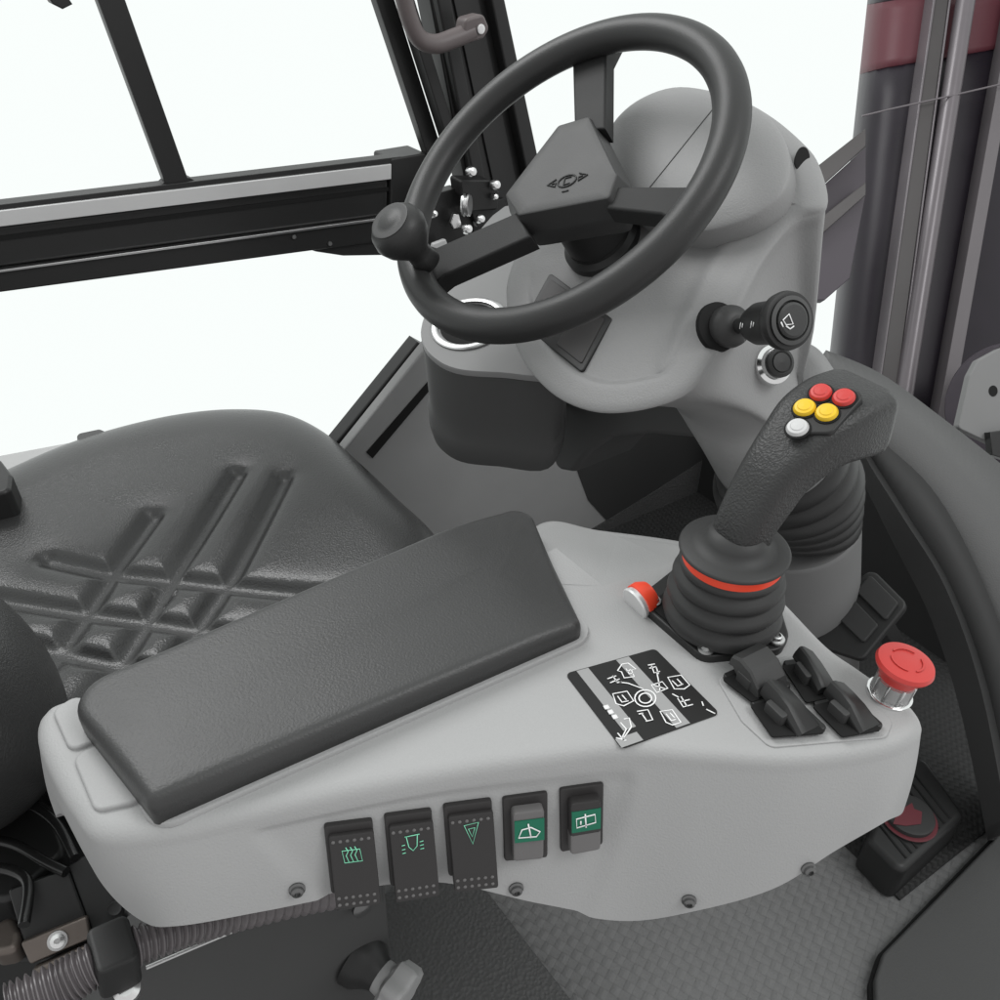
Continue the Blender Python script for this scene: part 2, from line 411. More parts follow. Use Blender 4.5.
for i, q in enumerate(sw):
    pl = plane3(chit, [bil(q, s, t) for s, t in ((.1, .1), (.9, .1), (.9, .8), (.1, .8))])
    if i < 3:
        b = quad_prism('rocker_switch', 'swblack', con, q, pl, -.012, .004, .0015, -.03, 1.0, 0, .93)
        lab(b, ['rocker switch with heated screen symbol, its lower end over the seat panel', 'rocker switch with beacon lamp symbol', 'rocker switch with hazard triangle symbol'][i])
        r = quad_prism('rocker', 'swblack', b, q, pl, .0042, .0075, .0012, .05, 1.0, .10, 1.0, tilt=.007)
        n_ = pl[1]
        for row, ts in ((0, (.17,)), (1, (.86, .94))):
            bm = bmesh.new()
            for t in ts:
                for k in range(6):
                    s = .13 + k * .15
                    o = on(*bil(q, s, t), pl) + n_ * (.0073 + .007 * (t - .1) / .9)
                    add_lathe(bm, [(.0013, -.0005), (.0012, .0005), (.0003, .0009)], o, n_, 10)
            build('grip_dots', bm, 'swgrey', b)
        hh = lambda t: .0078 + .007 * (t - .1) / .9
        o = icon('legend', 'greenink', b, q, pl, hh, [([(.5 + (s_ - .5) * .85, .12 + (t_ - .12) * (.62 if i < 2 else .95)) for s_, t_ in st], c__) for st, c__ in E0[['defrost', 'beacon', 'hazard'][i]]], .00055)
        lab(o, ['green heated rear screen symbol', 'green beacon lamp symbol', 'green hazard triangle symbol'][i])
    else:
        b = quad_prism('rocker_switch', 'swblack', con, q, pl, -.012, .003, .0015)
        lab(b, 'grey rocker switch with green windscreen wiper symbol' if i == 3 else 'rocker switch with green rear wiper symbol')
        r = quad_prism('rocker', 'swgrey' if i == 3 else 'swblack', b, q, pl, .0032, .0115, .002, .17, .87, .13, .93, tilt=-.003 if i == 3 else .0)
        if i == 4: quad_prism('rocker_foot', 'swgrey', r, q, pl, .0030, .0116, .002, .165, .875, .60, .935)
        lg = quad_prism('legend_window', 'greenw', b, q, pl, .0112, .0118, 0, .2, .86, .25, .58, r=0)
        if i == 3: st = [([(.28, .50), (.36, .38), (.56, .36), (.76, .44), (.68, .51)], True), ([(.56, .52), (.50, .30)], False)]
        else: st = [([(.30, .36), (.72, .33), (.74, .46), (.31, .50)], True), ([(.52, .52), (.50, .30)], False), ([(.40, .40), (.40, .46)], False)]
        lab(icon('legend', 'ink', b, q, pl, .0121, st, .001), 'white wiper symbol')
# screws
for (x, y) in [(297, 889), (516, 888), (689, 900), (808, 868)]:
    p, n_ = chit(x, y)
    s = lathe('screw', 'screw', con, [(.0055, 0), (.0055, .0012), (.0042, .002), (.004, .004), (.002, .005), (.0018, .0035)], p, n_, 20)
    bm = bmesh.new(); add_lathe(bm, [(.0048, .0007), (.0046, .0015)], p, n_, 16); build('washer', bm, 'black', s)
# tray under paddle switches
pl = zp(ZT + .0006)
slab('switch_tray', 'shell', con, [(716, 678), (790, 655), (858, 690), (893, 722), (886, 738), (770, 748), (742, 722)], pl, -.003, .0008, .001, .008)
def paddle(base, capq, ridge):
    b = slab('paddle_switch', 'swblack', con, base, zp(ZT), -.004, .004, .001, .002)
    return b
PD = [([(722, 679), (760, 663), (790, 690), (752, 702)], 0, 'paddle switch with a rounded thumb cap, nearest the decal'),
      ([(782, 666), (812, 662), (838, 696), (806, 703)], 1, 'paddle switch beside the emergency stop, raised end towards the lever'),
      ([(750, 705), (788, 697), (826, 733), (772, 737)], 2, 'paddle switch in the near corner of the switch group'),
      ([(812, 706), (846, 697), (882, 730), (842, 737)], 3, 'paddle switch closest to the front rim of the console')]
zpl = zp(ZT)
for q, k, lb in PD:
    qc = (sum(x for x, y in q) / 4, sum(y for x, y in q) / 4); q2 = [(qc[0] + (x - qc[0]) * 1.05, qc[1] + (y - qc[1]) * 1.05) for x, y in q]
    b = slab('paddle_switch', 'black', con, q2, zpl, -.004, .0055, .0012, .003); lab(b, lb)
    slab('switch_well', 'black0', b, q, zp(ZT + .0057), -.001, .0004, 0, .002)
    Pq = [on(x, y, zpl) for x, y in q]
    ex = (Pq[2] - Pq[1]).normalized()          # long axis, towards the near-right corner
    ey = UP.cross(ex)
    c = sum(Pq, V()) / 4 + UP * .005
    L = (Pq[2] - Pq[1]).length; W = (Pq[1] - Pq[0]).length * .78
    bm = bmesh.new()
    if k in (0,):
        prof = [(-.55, .010), (-.50, .021), (-.25, .025), (.10, .022), (.42, .011), (.5, .003), (.40, .001), (-.15, .002), (-.4, .012)]
    elif k == 1:
        prof = [(-.50, .014), (-.47, .021), (-.15, .021), (.25, .016), (.50, .010), (.52, .003), (.30, .001), (-.2, .002), (-.28, .012)]
    else:
        prof = [(-.52, .015), (-.50, .022), (-.20, .021), (.10, .017), (.55, .002), (.50, 0), (-.22, 0), (-.3, .012)]
    loops = []
    rows_ = ((-.5, .9, 1), (-.44, 1, 1), (.44, 1, 1), (.5, .9, 1)) if k == 0 else ((-.34, .50, .98), (-.31, .70, 1), (-.18, .97, 1), (-.08, 1, 1), (.03, .95, 1), (.52, .48, 1), (.55, .36, .98))
    for yy, sc, sl_ in rows_:
        loops.append([c + ex * (a * L * sl_) + ey * (yy * W) + UP * (h * sc * (.82 if k == 0 else .78)) for a, h in prof])
    add_loft(bm, loops); build('paddle', bm, 'hub' if k == 0 else 'black', b, sharp=25)
    bm = bmesh.new()
    add_box(bm, c - ex * (L * .02) - ey * (W * .40) + UP * .004, ex, ey, UP, L * .46, W * .26, .012, .0012); build('pivot', bm, 'hub', b)
# decal
dq = [(565, 674), (655, 649), (720, 714), (622, 749)]
dpl = zp(ZT + .0003)
dec = slab('pictogram_decal', 'decalb', con, dq, dpl, -.0005, .0005, 0, .004); lab(dec, 'black and grey decal of load pictograms')
def strip(s0, s1, t0=0, t1=1, m='decalg', z=.0003):
    pts = [on(*bil(dq, s, t), dpl) for s, t in ((s0, t0), (s1, t0), (s1, t1), (s0, t1))]
    bm = bmesh.new(); add_prism(bm, pts, UP, .0006, .0006 + z); return build('decal_band', bm, m, dec)
strip(.12, .25, .01, .82); strip(.56, .70, .01, .99)
strip(0.0, .22, .88, .992)
def dz(x, y): return (540 + x * .22, 620 + y * .22)
ST = [
 ([(372, 205), (352, 235), (370, 240), (382, 268), (428, 262), (415, 232), (436, 228), (400, 200)], True), ([(390, 225), (405, 250), (425, 245)], False), ([(398, 240), (412, 228)], False),
 ([(490, 210), (522, 204)], False), ([(496, 224), (528, 216)], False), ([(506, 212), (518, 245), (545, 238)], False), ([(528, 220), (538, 250)], False),
 ([(580, 265), (640, 255), (680, 300), (655, 318), (610, 318)], True), ([(600, 280), (625, 305), (650, 295)], False), ([(622, 272), (645, 296)], False),
 ([(330, 258), (352, 290), (372, 286)], False), ([(306, 272), (346, 258)], False), ([(318, 290), (362, 272)], False),
 ([(330, 340), (395, 328), (425, 372), (380, 395), (345, 385)], True), ([(352, 350), (372, 378), (402, 372)], False), ([(372, 345), (392, 368)], False),
 ([(440, 420), (490, 412), (512, 458), (480, 465)], False), ([(462, 430), (484, 462)], False), ([(448, 432), (468, 428)], False),
 ([(545, 420), (600, 412), (640, 470), (602, 482), (572, 470)], True), ([(572, 430), (596, 462), (618, 456)], False), ([(590, 426), (612, 450)], False),
 ([(625, 360), (650, 400), (695, 388)], False), ([(640, 352), (668, 398)], False), ([(640, 376), (680, 366)], False),
 ([(345, 285), (400, 292), (470, 318)], False), ([(530, 240), (540, 290)], False), ([(600, 340), (630, 356)], False),
 ([(380, 455), (405, 450), (415, 490), (380, 540)], False), ([(365, 470), (392, 500), (372, 540)], False), ([(345, 540), (392, 552)], False), ([(352, 518), (385, 556)], False),
 ([(505, 300), (555, 285), (580, 315), (530, 335)], True), ([(515, 300), (570, 318)], False), ([(540, 290), (545, 330)], False),
 ([(735, 375), (742, 395)], False), ([(755, 410), (795, 430)], False),
]
bm = bmesh.new()
for st, cl in ST: add_ribbon(bm, [on(*dz(*p), dpl) + UP * .0010 for p in st], .00095, UP, .0002, cl)
for a in range(3):
    x0, y0 = 286 + a * 19, 395 + a * 22
    add_prism(bm, [on(*dz(*p), dpl) for p in ((x0, y0), (x0 + 22, y0 - 6), (x0 + 32, y0 + 10), (x0 + 10, y0 + 17))], UP, .0009, .0012)
# little stick figure of the lever in the middle of the decal
for rx in (1., .6):
    add_ribbon(bm, [on(*dz(478 + 48 * rx * math.cos(a * .35), 360 + 38 * rx * math.sin(a * .35)), dpl) + UP * .0010 for a in range(18)], .001, UP, .0002, True)
build('pictogram', bm, 'ink', dec, sharp=0)
# red and white push button left of the lever
pb_c = on(638, 607, zp(.70)) + UP * .006
pb_ax = (CR * -.80 + CU * -.45 - CF * .30).normalized()
pbt = lathe('push_button', 'redglow', con, [(.012, -.012), (.0150, -.006), (.0150, .0), (.012, .001)], pb_c, pb_ax, 32)
lab(pbt, 'white push button with a red ring beside the lever')
lathe('button_cap', 'silverw', pbt, [(.0138, .0), (.0146, .004), (.0138, .0056), (.008, .0060), (.0, .0062)], pb_c, pb_ax, 32)

# ================================================================== JOYSTICK
J = on(719, 622, zp(ZT))
joy = thing('joystick', 'black grained lever with five coloured buttons on ribbed rubber boot with red ring', 'joystick', J)
base = slab('base_plate', 'black', joy, [(634, 604), (690, 560), (770, 580), (788, 640), (780, 655), (702, 663)], zp(ZT + .001), -.004, .006, .002, .014)
bp2 = slab('base_recess', 'black0', joy, [(648, 606), (692, 572), (765, 588), (776, 640), (705, 655)], zp(ZT + .007), 0, .0015, 0, .012)
for x, y in [(653, 602), (706, 649), (776, 640)]:
    p = on(x, y, zp(ZT + .008))
    lathe('bolt', 'steel', base, [(.0065, 0), (.0065, .002), (.0045, .0025), (.0042, .005), (.003, .0055), (.0025, .004)], p, UP, 18)
Rb = .050
prof = [(Rb * .92, .0)]
hts = [(.052, .008), (.0475, .016), (.0455, .018), (.0535, .026), (.0485, .034), (.0465, .036), (.0530, .043), (.0475, .050), (.0455, .052), (.0485, .058), (.043, .063)]
raw = [(.047, 0), (.0535, .004), (.0555, .010), (.0535, .015), (.0485, .018), (.0475, .020), (.0515, .0225), (.0538, .027), (.052, .032), (.047, .0345), (.046, .0365), (.049, .039), (.0510, .043), (.049, .048), (.0445, .050), (.0435, .052), (.046, .054), (.047, .057), (.045, .060), (.041, .061)]
lathe('boot', 'rubber', joy, [(r_ * .84, h_) for r_, h_ in raw], J + UP * .006, UP, 64, sharp=0)
lathe('red_ring', 'redglow', joy, [(.030, .062), (.0375, .0645), (.0378, .0720), (.030, .0735)], J + UP * .001, UP, 64)
JT = J + UP * .074
lathe('flange', 'rubber', joy, [(.030, -.001), (.0390, .0), (.0412, .0018), (.0412, .0032), (.0395, .0045), (.032, .0055), (.026, .0075), (.0225, .012), (.020, .019)], JT, UP, 64, sharp=0)
# grip: loft along a forward-leaning path in the plane through the lever base
lJ = J.dot(LFT)
sec = [((733, 562), 56, .044), ((738, 545), 53, .042), ((747, 522), 54, .041), ((761, 497), 59, .041), ((776, 473), 63, .041), ((797, 448), 74, .043), ((815, 428), 84, .042), ((838, 410), 88, .037), ((859, 399), 84, .032)]
cen_ = [on(x, y, lp(lJ)) for (x, y), _, _ in sec]
def grip_section(c, t, w, d, N=28, sq=2.6):
    s = (-LFT - t * (-LFT).dot(t)).normalized(); q = s.cross(t).normalized()
    out = []
    for k in range(N):
        a = 2 * math.pi * k / N; ca, sa = math.cos(a), math.sin(a)
        out.append(c + s * (w / 2 * math.copysign(abs(ca) ** (2 / sq), ca)) + q * (d / 2 * math.copysign(abs(sa) ** (2 / sq), sa)))
    return out
loops = []
for i, ((px, wpx, d), c) in enumerate(zip(sec, cen_)):
    t = (cen_[min(i + 1, len(sec) - 1)] - cen_[max(0, i - 1)]).normalized()
    if i >= 6:
        s__ = (-LFT - t * (-LFT).dot(t)).normalized(); qf = s__.cross(t).normalized(); qf = qf if qf.dot(CAM - c) > 0 else -qf
        d2 = {6: .047, 7: .052, 8: .054}[i]; c = c - qf * ((d2 - d) / 2) - s__ * 0; d = d2
    dist = (c - CAM).dot(CF); w = wpx / FPX * dist * .98
    loops.append(grip_section(c, t, w, d, 28, 2.3 + .40 * i))
    lastt = t; lastw = w
# smooth in between
fine = []
for i in range(len(loops[0])):
    fine.append(spline([lo[i] for lo in loops], 5))
fl_ = [[fine[i][j] for i in range(len(fine))] for j in range(len(fine[0]))]
c = cen_[-1]
end = fl_[-1]; ec = sum(end, V()) / len(end)
fl_.append([ec + (p - ec) * .93 + lastt * .006 for p in end]); fl_.append([ec + (p - ec) * .7 + lastt * .009 for p in end])
bm = bmesh.new(); add_loft(bm, fl_)
grip = build('grip', bm, 'grip', joy, sharp=55)
ghit = caster(grip)
bpx = [(821, 397, 'red'), (844, 402, 'red'), (805, 412, 'yellow'), (827, 417, 'yellow'), (798, 432, 'white')]
gpl = plane3(ghit, [(805, 400), (845, 402), (835, 428), (790, 430)])
slab('button_panel', 'black', joy, [(813, 387), (868, 395), (832, 436), (786, 436)], gpl, -.004, .0035, .0015, .006)
for x, y, m in bpx:
    p = on(x, y, gpl) + gpl[1] * .003
    o = lathe('button', m, joy, [(.0078, 0), (.0078, .002), (.0066, .0040), (.0048, .0042), (.0042, .0048), (.0, .005)], p, gpl[1], 24)
    lab(o, m + ' thumb button')
    lathe('button_rim', 'black0', o, [(.0078, -.001), (.0092, .0), (.0092, .0012), (.0078, .0016)], p, gpl[1], 24)

# ================================================================== EMERGENCY STOP
eb = on(889, 694, zp(ZT)); 
est = thing('emergency_stop_button', 'red mushroom emergency stop button on chrome collar at the console tip', 'stop button', eb)
eax = (UP + CR * .10).normalized()
lathe('base_ring', 'chrome', est, [(.0185, -.006), (.0185, .002), (.0165, .003)], eb, eax, 40, k=.88)
cl_ = lathe('collar', 'glass', est, [(.0165, .003), (.0160, .0185), (.0150, .021)], eb, eax, 40, k=.88)
lathe('inner_core', 'steel', est, [(.0135, .002), (.0135, .020)], eb, eax, 24, k=.88)
for k in range(8):
    a = k * math.pi / 4; x, y, z = basis(eax); p = eb + (x * math.cos(a) + y * math.sin(a)) * .0132
    bm = bmesh.new(); add_tube(bm, [p + eax * .003, p + eax * .0178], .0012, 8); build('collar_rib', bm, 'chrome', cl_)
cap = lathe('cap', 'red', est, [(.0150, .018), (.0155, .026), (.0170, .030), (.0222, .0325), (.0232, .035), (.0220, .0385), (.016, .0400), (.0, .0405)], eb, eax, 56, k=.88)
bm = bmesh.new(); x, y, z = basis(eax)
for a0 in (0.2, 2.3, 4.4):
    add_ribbon(bm, [eb + eax * .0357 + (x * math.cos(a0 + t * .14) + y * math.sin(a0 + t * .14)) * .0110 for t in range(12)], .0012, eax, .0006)
    a = a0 + 1.6; e = eb + eax * .0357 + (x * math.cos(a) + y * math.sin(a)) * .0110
build('turn_arrow', bm, 'red', cap)

# ================================================================== STEERING WHEEL
W0 = dep(556.3, 173.7, .82)
dv = (W0 - CAM).normalized()
mi = (CR * math.cos(2.16412) + CU * math.sin(2.16412)); mi = (mi - dv * mi.dot(dv)).normalized()
th = .9296
WN = (-dv * math.cos(th) + mi * math.sin(th)).normalized()
def wp(t): return (W0 - WN * t, WN)
whl = thing('steering_wheel', 'dark grey three spoke steering wheel with angular hub cover and spinner knob', 'steering wheel', W0 - WN * .05)
wx = dv.cross(WN).normalized(); wy = WN.cross(wx)
NR = 128; RW = .1712
ringpts = [W0 + wx * (RW * math.cos(2 * math.pi * k / NR)) + wy * (RW * math.sin(2 * math.pi * k / NR)) for k in range(NR)]
bm = bmesh.new(); add_tube(bm, ringpts, .0160, 24, True, 1.05, hint=WN); build('rim', bm, 'wheel', whl, sharp=0)
def spoke(q, dn=.020):
    pts = [on(x, y, wp(.010)) for x, y in q]
    bm = bmesh.new(); add_prism(bm, pts, WN, -dn, 0, .003, 3)
    return build('spoke', bm, 'spoke', whl)
spoke([(566, 40), (572, 58), (574, 130), (605, 128), (606, 54), (616, 34)])
spoke([(414, 240), (436, 247), (516, 212), (530, 236), (444, 275), (426, 290)])
spoke([(612, 186), (690, 186), (716, 172), (680, 224), (660, 214), (606, 208)])
hubq = [(558, 126), (588, 117), (616, 174), (608, 197), (519, 214), (506, 194)]
hp = [on(x, y, wp(.004)) for x, y in hubq]
hc = sum(hp, V()) / 6
bm = bmesh.new()
def sc(f, t): return [hc + (p - hc) * f - WN * t for p in rounded([h_ - WN * 0 for h_ in hp], .004, 3)]
add_loft(bm, [sc(.95, .052), sc(1.06, .046), sc(1.15, .026), sc(1.13, .020), sc(1.02, .001), sc(.99, 0), sc(.8, -.0008)])
hub = build('hub_cover', bm, 'hub', whl, sharp=30)
# winged emblem embossed on the hub
hpl = wp(.0030); eo = on(567, 181, hpl)
ex_ = (on(590, 175, hpl) - on(545, 187, hpl)).normalized(); ey_ = WN.cross(ex_)
def ep(a, b): return eo + ex_ * a + ey_ * b
bm = bmesh.new()
add_ribbon(bm, [ep(.0100 * math.cos(t * .3491), .0068 * math.sin(t * .3491)) for t in range(18)], .0014, WN, .0008, True)
for s in (-1, 1):
    add_ribbon(bm, [ep(s * .0125, .0055), ep(s * .022, .001), ep(s * .0125, -.0035), ep(s * .0125, .001), ep(s * .017, .001)], .0012, WN, .0008)
add_ribbon(bm, [ep(.004, .004), ep(-.003, .004), ep(-.003, -.004), ep(.004, -.004)], .0012, WN, .0008)
add_ribbon(bm, [ep(-.003, -.0125), ep(.004, -.0125)], .0012, WN, .0006)
build('emblem', bm, 'black', hub, sharp=0)
SH = W0 - WN * .050
lathe('hub_shaft', 'black', whl, [(.030, .0), (.034, .01), (.036, .05), (.030, .06)], SH + wx * 0, -WN, 40)
# spinner knob
kr = on(431, 266, wp(0)); kn = thing('spinner_knob', '', '', V()); bpy.data.objects.remove(kn)
kax = (on(400, 232, wp(-.055)) - kr).normalized()
kt = (on(400, 232, wp(-.055)) - kr).length
kstem = lathe('spinner_knob', 'wheel', whl, [(.014, .006), (.013, .020), (.0125, kt - .030), (.017, kt - .022), (.0255, kt - .010), (.0285, kt), (.0265, kt + .010), (.021, kt + .0165), (.0195, kt + .0172), (.0185, kt + .0165), (.010, kt + .0195), (.0, kt + .0205)], kr, kax, 40, sharp=0)
lathe('knob_ring', 'black', kstem, [(.0205, kt + .0160), (.0205, kt + .0176), (.0190, kt + .0178)], kr, kax, 40)

# ================================================================== STEERING COLUMN
T0 = .105
colm = thing('steering_column', 'light grey bulbous steering column cowl with dark lower bin, cup holder and ribbed boot', 'steering column', cp(.95, .62, 0))
Opx = [(505, 300), (512, 338), (531, 372), (560, 398), (600, 411), (650, 406), (690, 388), (718, 345), (742, 297), (765, 254), (795, 219), (826, 204),
       (818, 162), (799, 138), (768, 113), (735, 97), (680, 86), (635, 100), (606, 132), (570, 190), (524, 240), (508, 272)]
O = [on(x, y, wp(T0)) for x, y in Opx]
nO = len(O)
WR = (-LFT - WN * (-LFT).dot(WN)).normalized()      # cab right in the wheel plane
WF = WR.cross(WN); WF = WF if WF.dot(FWD) > 0 else -WF   # forward and up in the wheel plane
AXC = W0 - WN * T0
# neck: circle about the column axis
def neck(t, r, px): 
    c = on(*px, wp(t)); 
    out = []
    for p in O:
        a = p - AXC; ang = math.atan2(a.dot(WF), a.dot(WR)); out.append(c + WR * (r * math.cos(ang)) + WF * (r * math.sin(ang)))
    return out
N1 = neck(.25, .077, (759, 399)); N2 = neck(.325, .070, (774, 446))
LOW = {0: .9, 1: 1, 2: 1, 3: 1, 4: 1, 5: .9, 6: .55, 7: .2, 20: .6, 21: .8}
def back(d, f):     # outline moved down the column axis (the lower lip straight forward), drawn in towards the neck, forward end cut back
    out = []
    for i, (p, nn) in enumerate(zip(O, N1)):
        k_ = LOW.get(i, 0); dr = -WN * (1 - k_) + (FWD * 1.0 + UP * .0) * k_
        q = p + dr * d; q = q.lerp(nn, f)
        e = (p - AXC).dot(WF)
        if e > .02: q = q - WF * ((e - .02) * min(1, d * 5.2))
        out.append(q)
    return out
cO = sum(O, V()) / nO
RWt = {0: .4, 1: .9, 2: 1, 3: 1, 4: 1, 5: .8, 6: .35, 7: .05}
def ins(d, t, rec=0):
    out = []
    for i, p in enumerate(O):
        tg = (O[(i + 1) % nO] - O[i - 1]).normalized(); ni = WN.cross(tg); ni = ni if ni.dot(cO - p) > 0 else -ni
        out.append(p + ni * d - WN * (t + rec * RWt.get(i, 0)))
    return out
loopsC = [[cO + (p - cO) * .05 - WN * .002 for p in O], [cO + (p - cO) * .45 - WN * .003 for p in O], ins(.044, -.002, .0055), ins(.034, -.002, .005), ins(.027, -.0015), ins(.010, -.001), ins(.003, .001), ins(.0, .004), back(.008, .0), back(.025, .02), back(.08, .28), back(.125, .62), N1, N2]
fineC = [spline(lo, 6, True) for lo in loopsC]
cols = [spline([lo[i] for lo in fineC], 4) for i in range(len(fineC[0]))]
bm = bmesh.new(); add_loft(bm, [[c_[j] for c_ in cols] for j in range(len(cols[0]))])
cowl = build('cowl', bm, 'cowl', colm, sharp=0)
hhit = caster(cowl)
# instrument hood: shallow dome on the forward upper half of the cowl face
Hpx = [(606, 150), (613, 122), (640, 98), (680, 86), (735, 97), (770, 118), (788, 150), (786, 185), (762, 210), (725, 226), (690, 230), (640, 215), (612, 185)]
H = [on(x, y, wp(T0 - .026)) for x, y in Hpx]; cH = sum(H, V()) / len(H)
def hs(f, t): return [cH + (p - cH) * f - WN * t for p in H]
lo = [spline(x, 6, True) for x in (hs(.03, -.012), hs(.4, -.0112), hs(.75, -.0075), hs(.91, -.0035), hs(.985, 0), hs(1.0, .0035), hs(1.0, .014), hs(.99, .038))]
cols = [spline([l_[i] for l_ in lo], 3) for i in range(len(lo[0]))]
bm = bmesh.new(); add_loft(bm, [[c_[j] for c_ in cols] for j in range(len(cols[0]))])
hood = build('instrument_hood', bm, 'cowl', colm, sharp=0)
dhit = caster(hood); sp_ = [dhit(648 + (722 - 648) * t / 14, 190 + (98 - 190) * t / 14) for t in range(15)]
sp_ = [(p, n_) for p, n_ in sp_ if p is not None]
bm = bmesh.new(); add_ribbon(bm, [p for p, _ in sp_], .0009, sp_[7][1], .0005); build('hood_seam', bm, 'dark2', hood, sharp=0)
# dark blank switch panel on the face
bpl = plane3(hhit, [(550, 290), (600, 320), (585, 365), (545, 340)])
sp = slab('switch_blank_panel', 'black', colm, [(551, 274), (613, 320), (583, 374), (523, 325)], bpl, -.006, .003, .0012, .003)
for q in ([(552, 281), (575, 297), (550, 336), (530, 323)], [(582, 303), (606, 321), (583, 366), (558, 346)]):
    slab('blank_plate', 'swblack', sp, q, bpl, .003, .0042, .0008, .002)
# raised lower lip of the face plate
lip = [on(x, y, wp(T0 + .004)) for x, y in [(516, 330), (532, 360), (560, 384), (600, 397), (645, 392), (682, 374), (708, 340)]]
# hub seat ring
lathe('shaft_collar', 'black', colm, [(.042, -.01), (.042, .012), (.036, .016), (.036, .02)], W0 - WN * (T0 + .006), WN, 40)
# hole on the far shoulder
p_, n_ = hhit(802, 160)
if p_: lathe('shoulder_hole', 'black0', colm, [(.0085, -.006), (.0085, .0012), (.007, .0014)], p_, (n_ * .8 - LFT * .45).normalized(), 24, sx=.8, sy=1.5)
# ignition switch
p_, n_ = hhit(768, 366)
r_dir = (V((.25, -.75, .55))).normalized()
ig = lathe('ignition_switch', 'chrome', colm, [(.019, -.02), (.0195, .008), (.019, .011), (.0155, .013), (.015, .018)], p_, r_dir, 40)
lathe('ignition_recess', 'black0', ig, [(.024, -.012), (.0235, .003), (.021, .0034)], p_ - CR * .008 + n_ * .001, n_, 32, sx=1.15)
k_ = lathe('switch_knob', 'black', ig, [(.0145, .013), (.0142, .022), (.011, .0235), (.0095, .0225), (.009, .0235), (0, .024)], p_, r_dir, 32)
# boot and pedestal
NB = on(782, 448, wp(.335)); 
PC = dep(796, 500, 1.12)
pc0 = V((PC.x, PC.y, 0)); ptop = on(796, 520, (pc0, V((0, -1, 0)))); zt = ptop.z
colm.location = pc0 * 1.0
# children already built relative to the old origin: shift them
sh = cp(.95, .62, 0) - pc0
for ch in list(colm.children):
    ch.data.transform(Matrix.Translation(sh))
    for g in ch.children: g.data.transform(Matrix.Translation(sh))
b0 = NB; b1 = V((pc0.x, pc0.y, zt + .005))
bm = bmesh.new(); NBL = 72; lpz = []
for i in range(NBL + 1):
    t = i / NBL; c = b0.lerp(b1, t); ax = (WN * (1 - t) + UP * t).normalized(); x, y, z = basis(ax, V((1, 0, 0)))
    r = .062 + .021 * min(1, t * 2.2) + .0060 * abs(math.sin(t * 6 * math.pi)) ** .6
    lpz.append([c + x * (r * math.cos(a * math.pi / 24)) + y * (r * math.sin(a * math.pi / 24)) for a in range(48)])
add_loft(bm, lpz); build('ribbed_boot', bm, 'black', colm, sharp=0)
pt_ = V((pc0.x, pc0.y, zt)); pd_ = dep(799, 640, 1.34) - pt_; pd_ = pd_ * (zt / -pd_.z)
lathe('pedestal', 'pedestal', colm, [(.088, 0), (.088, pd_.length - .006), (.085, pd_.length), (.07, pd_.length + .003)], pt_ + pd_, -pd_, 56)
# left bin with cup holder
zb = .745
BN = V((-.16, -.27, .95)).normalized(); BP = (on(461, 323, zp(zb)), BN)
bq = [on(x, y, BP) for x, y in [(421, 338), (423, 318), (440, 285), (505, 205), (560, 230), (575, 330), (560, 374), (500, 373), (455, 369), (430, 355)]]
bqs = spline(bq, 5, True); cb = sum(bq, V()) / len(bq)
bm = bmesh.new()
add_loft(bm, [[cb + (p - cb) * .9 for p in bqs], [cb + (p - cb) * .985 for p in bqs], [p - BN * .003 for p in bqs], [p - BN * .010 for p in bqs]])
build('bin_top', bm, 'shell2', colm, sharp=40)
bm = bmesh.new()
def bl(f, dz): return [cb + (p - cb) * f - UP * dz for p in bqs]
add_loft(bm, [bl(.985, .008), bl(.97, .02), bl(.93, .075), bl(.915, .098), bl(.95, .104), bl(.945, .122), bl(.90, .138), bl(.8, .140)])
build('bin', bm, 'dark', colm, sharp=40)
cc = on(469, 324, BP)
cr_ = lathe('cup_ring', 'steel', colm, [(.046, -.002), (.0475, .002), (.044, .0045), (.039, .003), (.037, -.008), (.036, -.01)], cc, BN, 56, sharp=60)
lathe('cup_well', 'black0', cr_, [(.036, -.002), (.036, .0012), (.03, .0012)], cc, BN, 40)
lathe('cup_insert', 'chrome', cr_, [(.022, .001), (.022, .003), (.018, .0025)], cc, BN, 32)
# under-dash fascia
fpl = up_(.60)
slab('under_dash_fascia', 'dark', colm, [(545, 392), (700, 398), (716, 420), (716, 441), (650, 435), (612, 438), (590, 452), (572, 473), (556, 470), (545, 432)], fpl, -.10, 0, .008, .012)

# ================================================================== INDICATOR STALK
p0, n0 = hhit(728, 327)
stk = thing('indicator_stalk', 'black multifunction stalk with horn symbol on its round end, right side of steering column', 'stalk switch', p0)
tip = dep(786, 321, (p0 - CAM).dot(CF) - .075)
sax = (tip - p0).normalized(); sl = (tip - p0).length
lathe('stalk_boot', 'hub', stk, [(.019, -.01), (.0195, .004), (.0185, .009), (.014, .014), (.0080, .017)], p0, (n0 * .3 + sax * .7), 40)
lathe('stalk_recess', 'black0', stk, [(.021, -.004), (.0205, .0015), (.018, .0017)], p0 + n0 * .001 - CR * .009, n0, 32, sy=1.1)
lathe('stem', 'black', stk, [(.0068, .0), (.0068, sl - .04)], p0, sax, 24)
gb = lathe('barrel', 'black', stk, [(.0075, sl - .047), (.0150, sl - .043), (.0182, sl - .034), (.0185, sl - .012), (.0205, sl - .008), (.0235, sl - .004), (.0245, sl + .001), (.0235, sl + .005), (.0190, sl + .006)], p0, sax, 48)
lathe('end_ring', 'dark', gb, [(.0185, sl + .005), (.0200, sl + .0075), (.0165, sl + .0085), (.0160, sl + .006)], p0, sax, 48)
hb = lathe('horn_button', 'hub', stk, [(.0145, sl + .004), (.0145, sl + .009), (.0125, sl + .0105), (.0, sl + .0108)], p0, sax, 40)
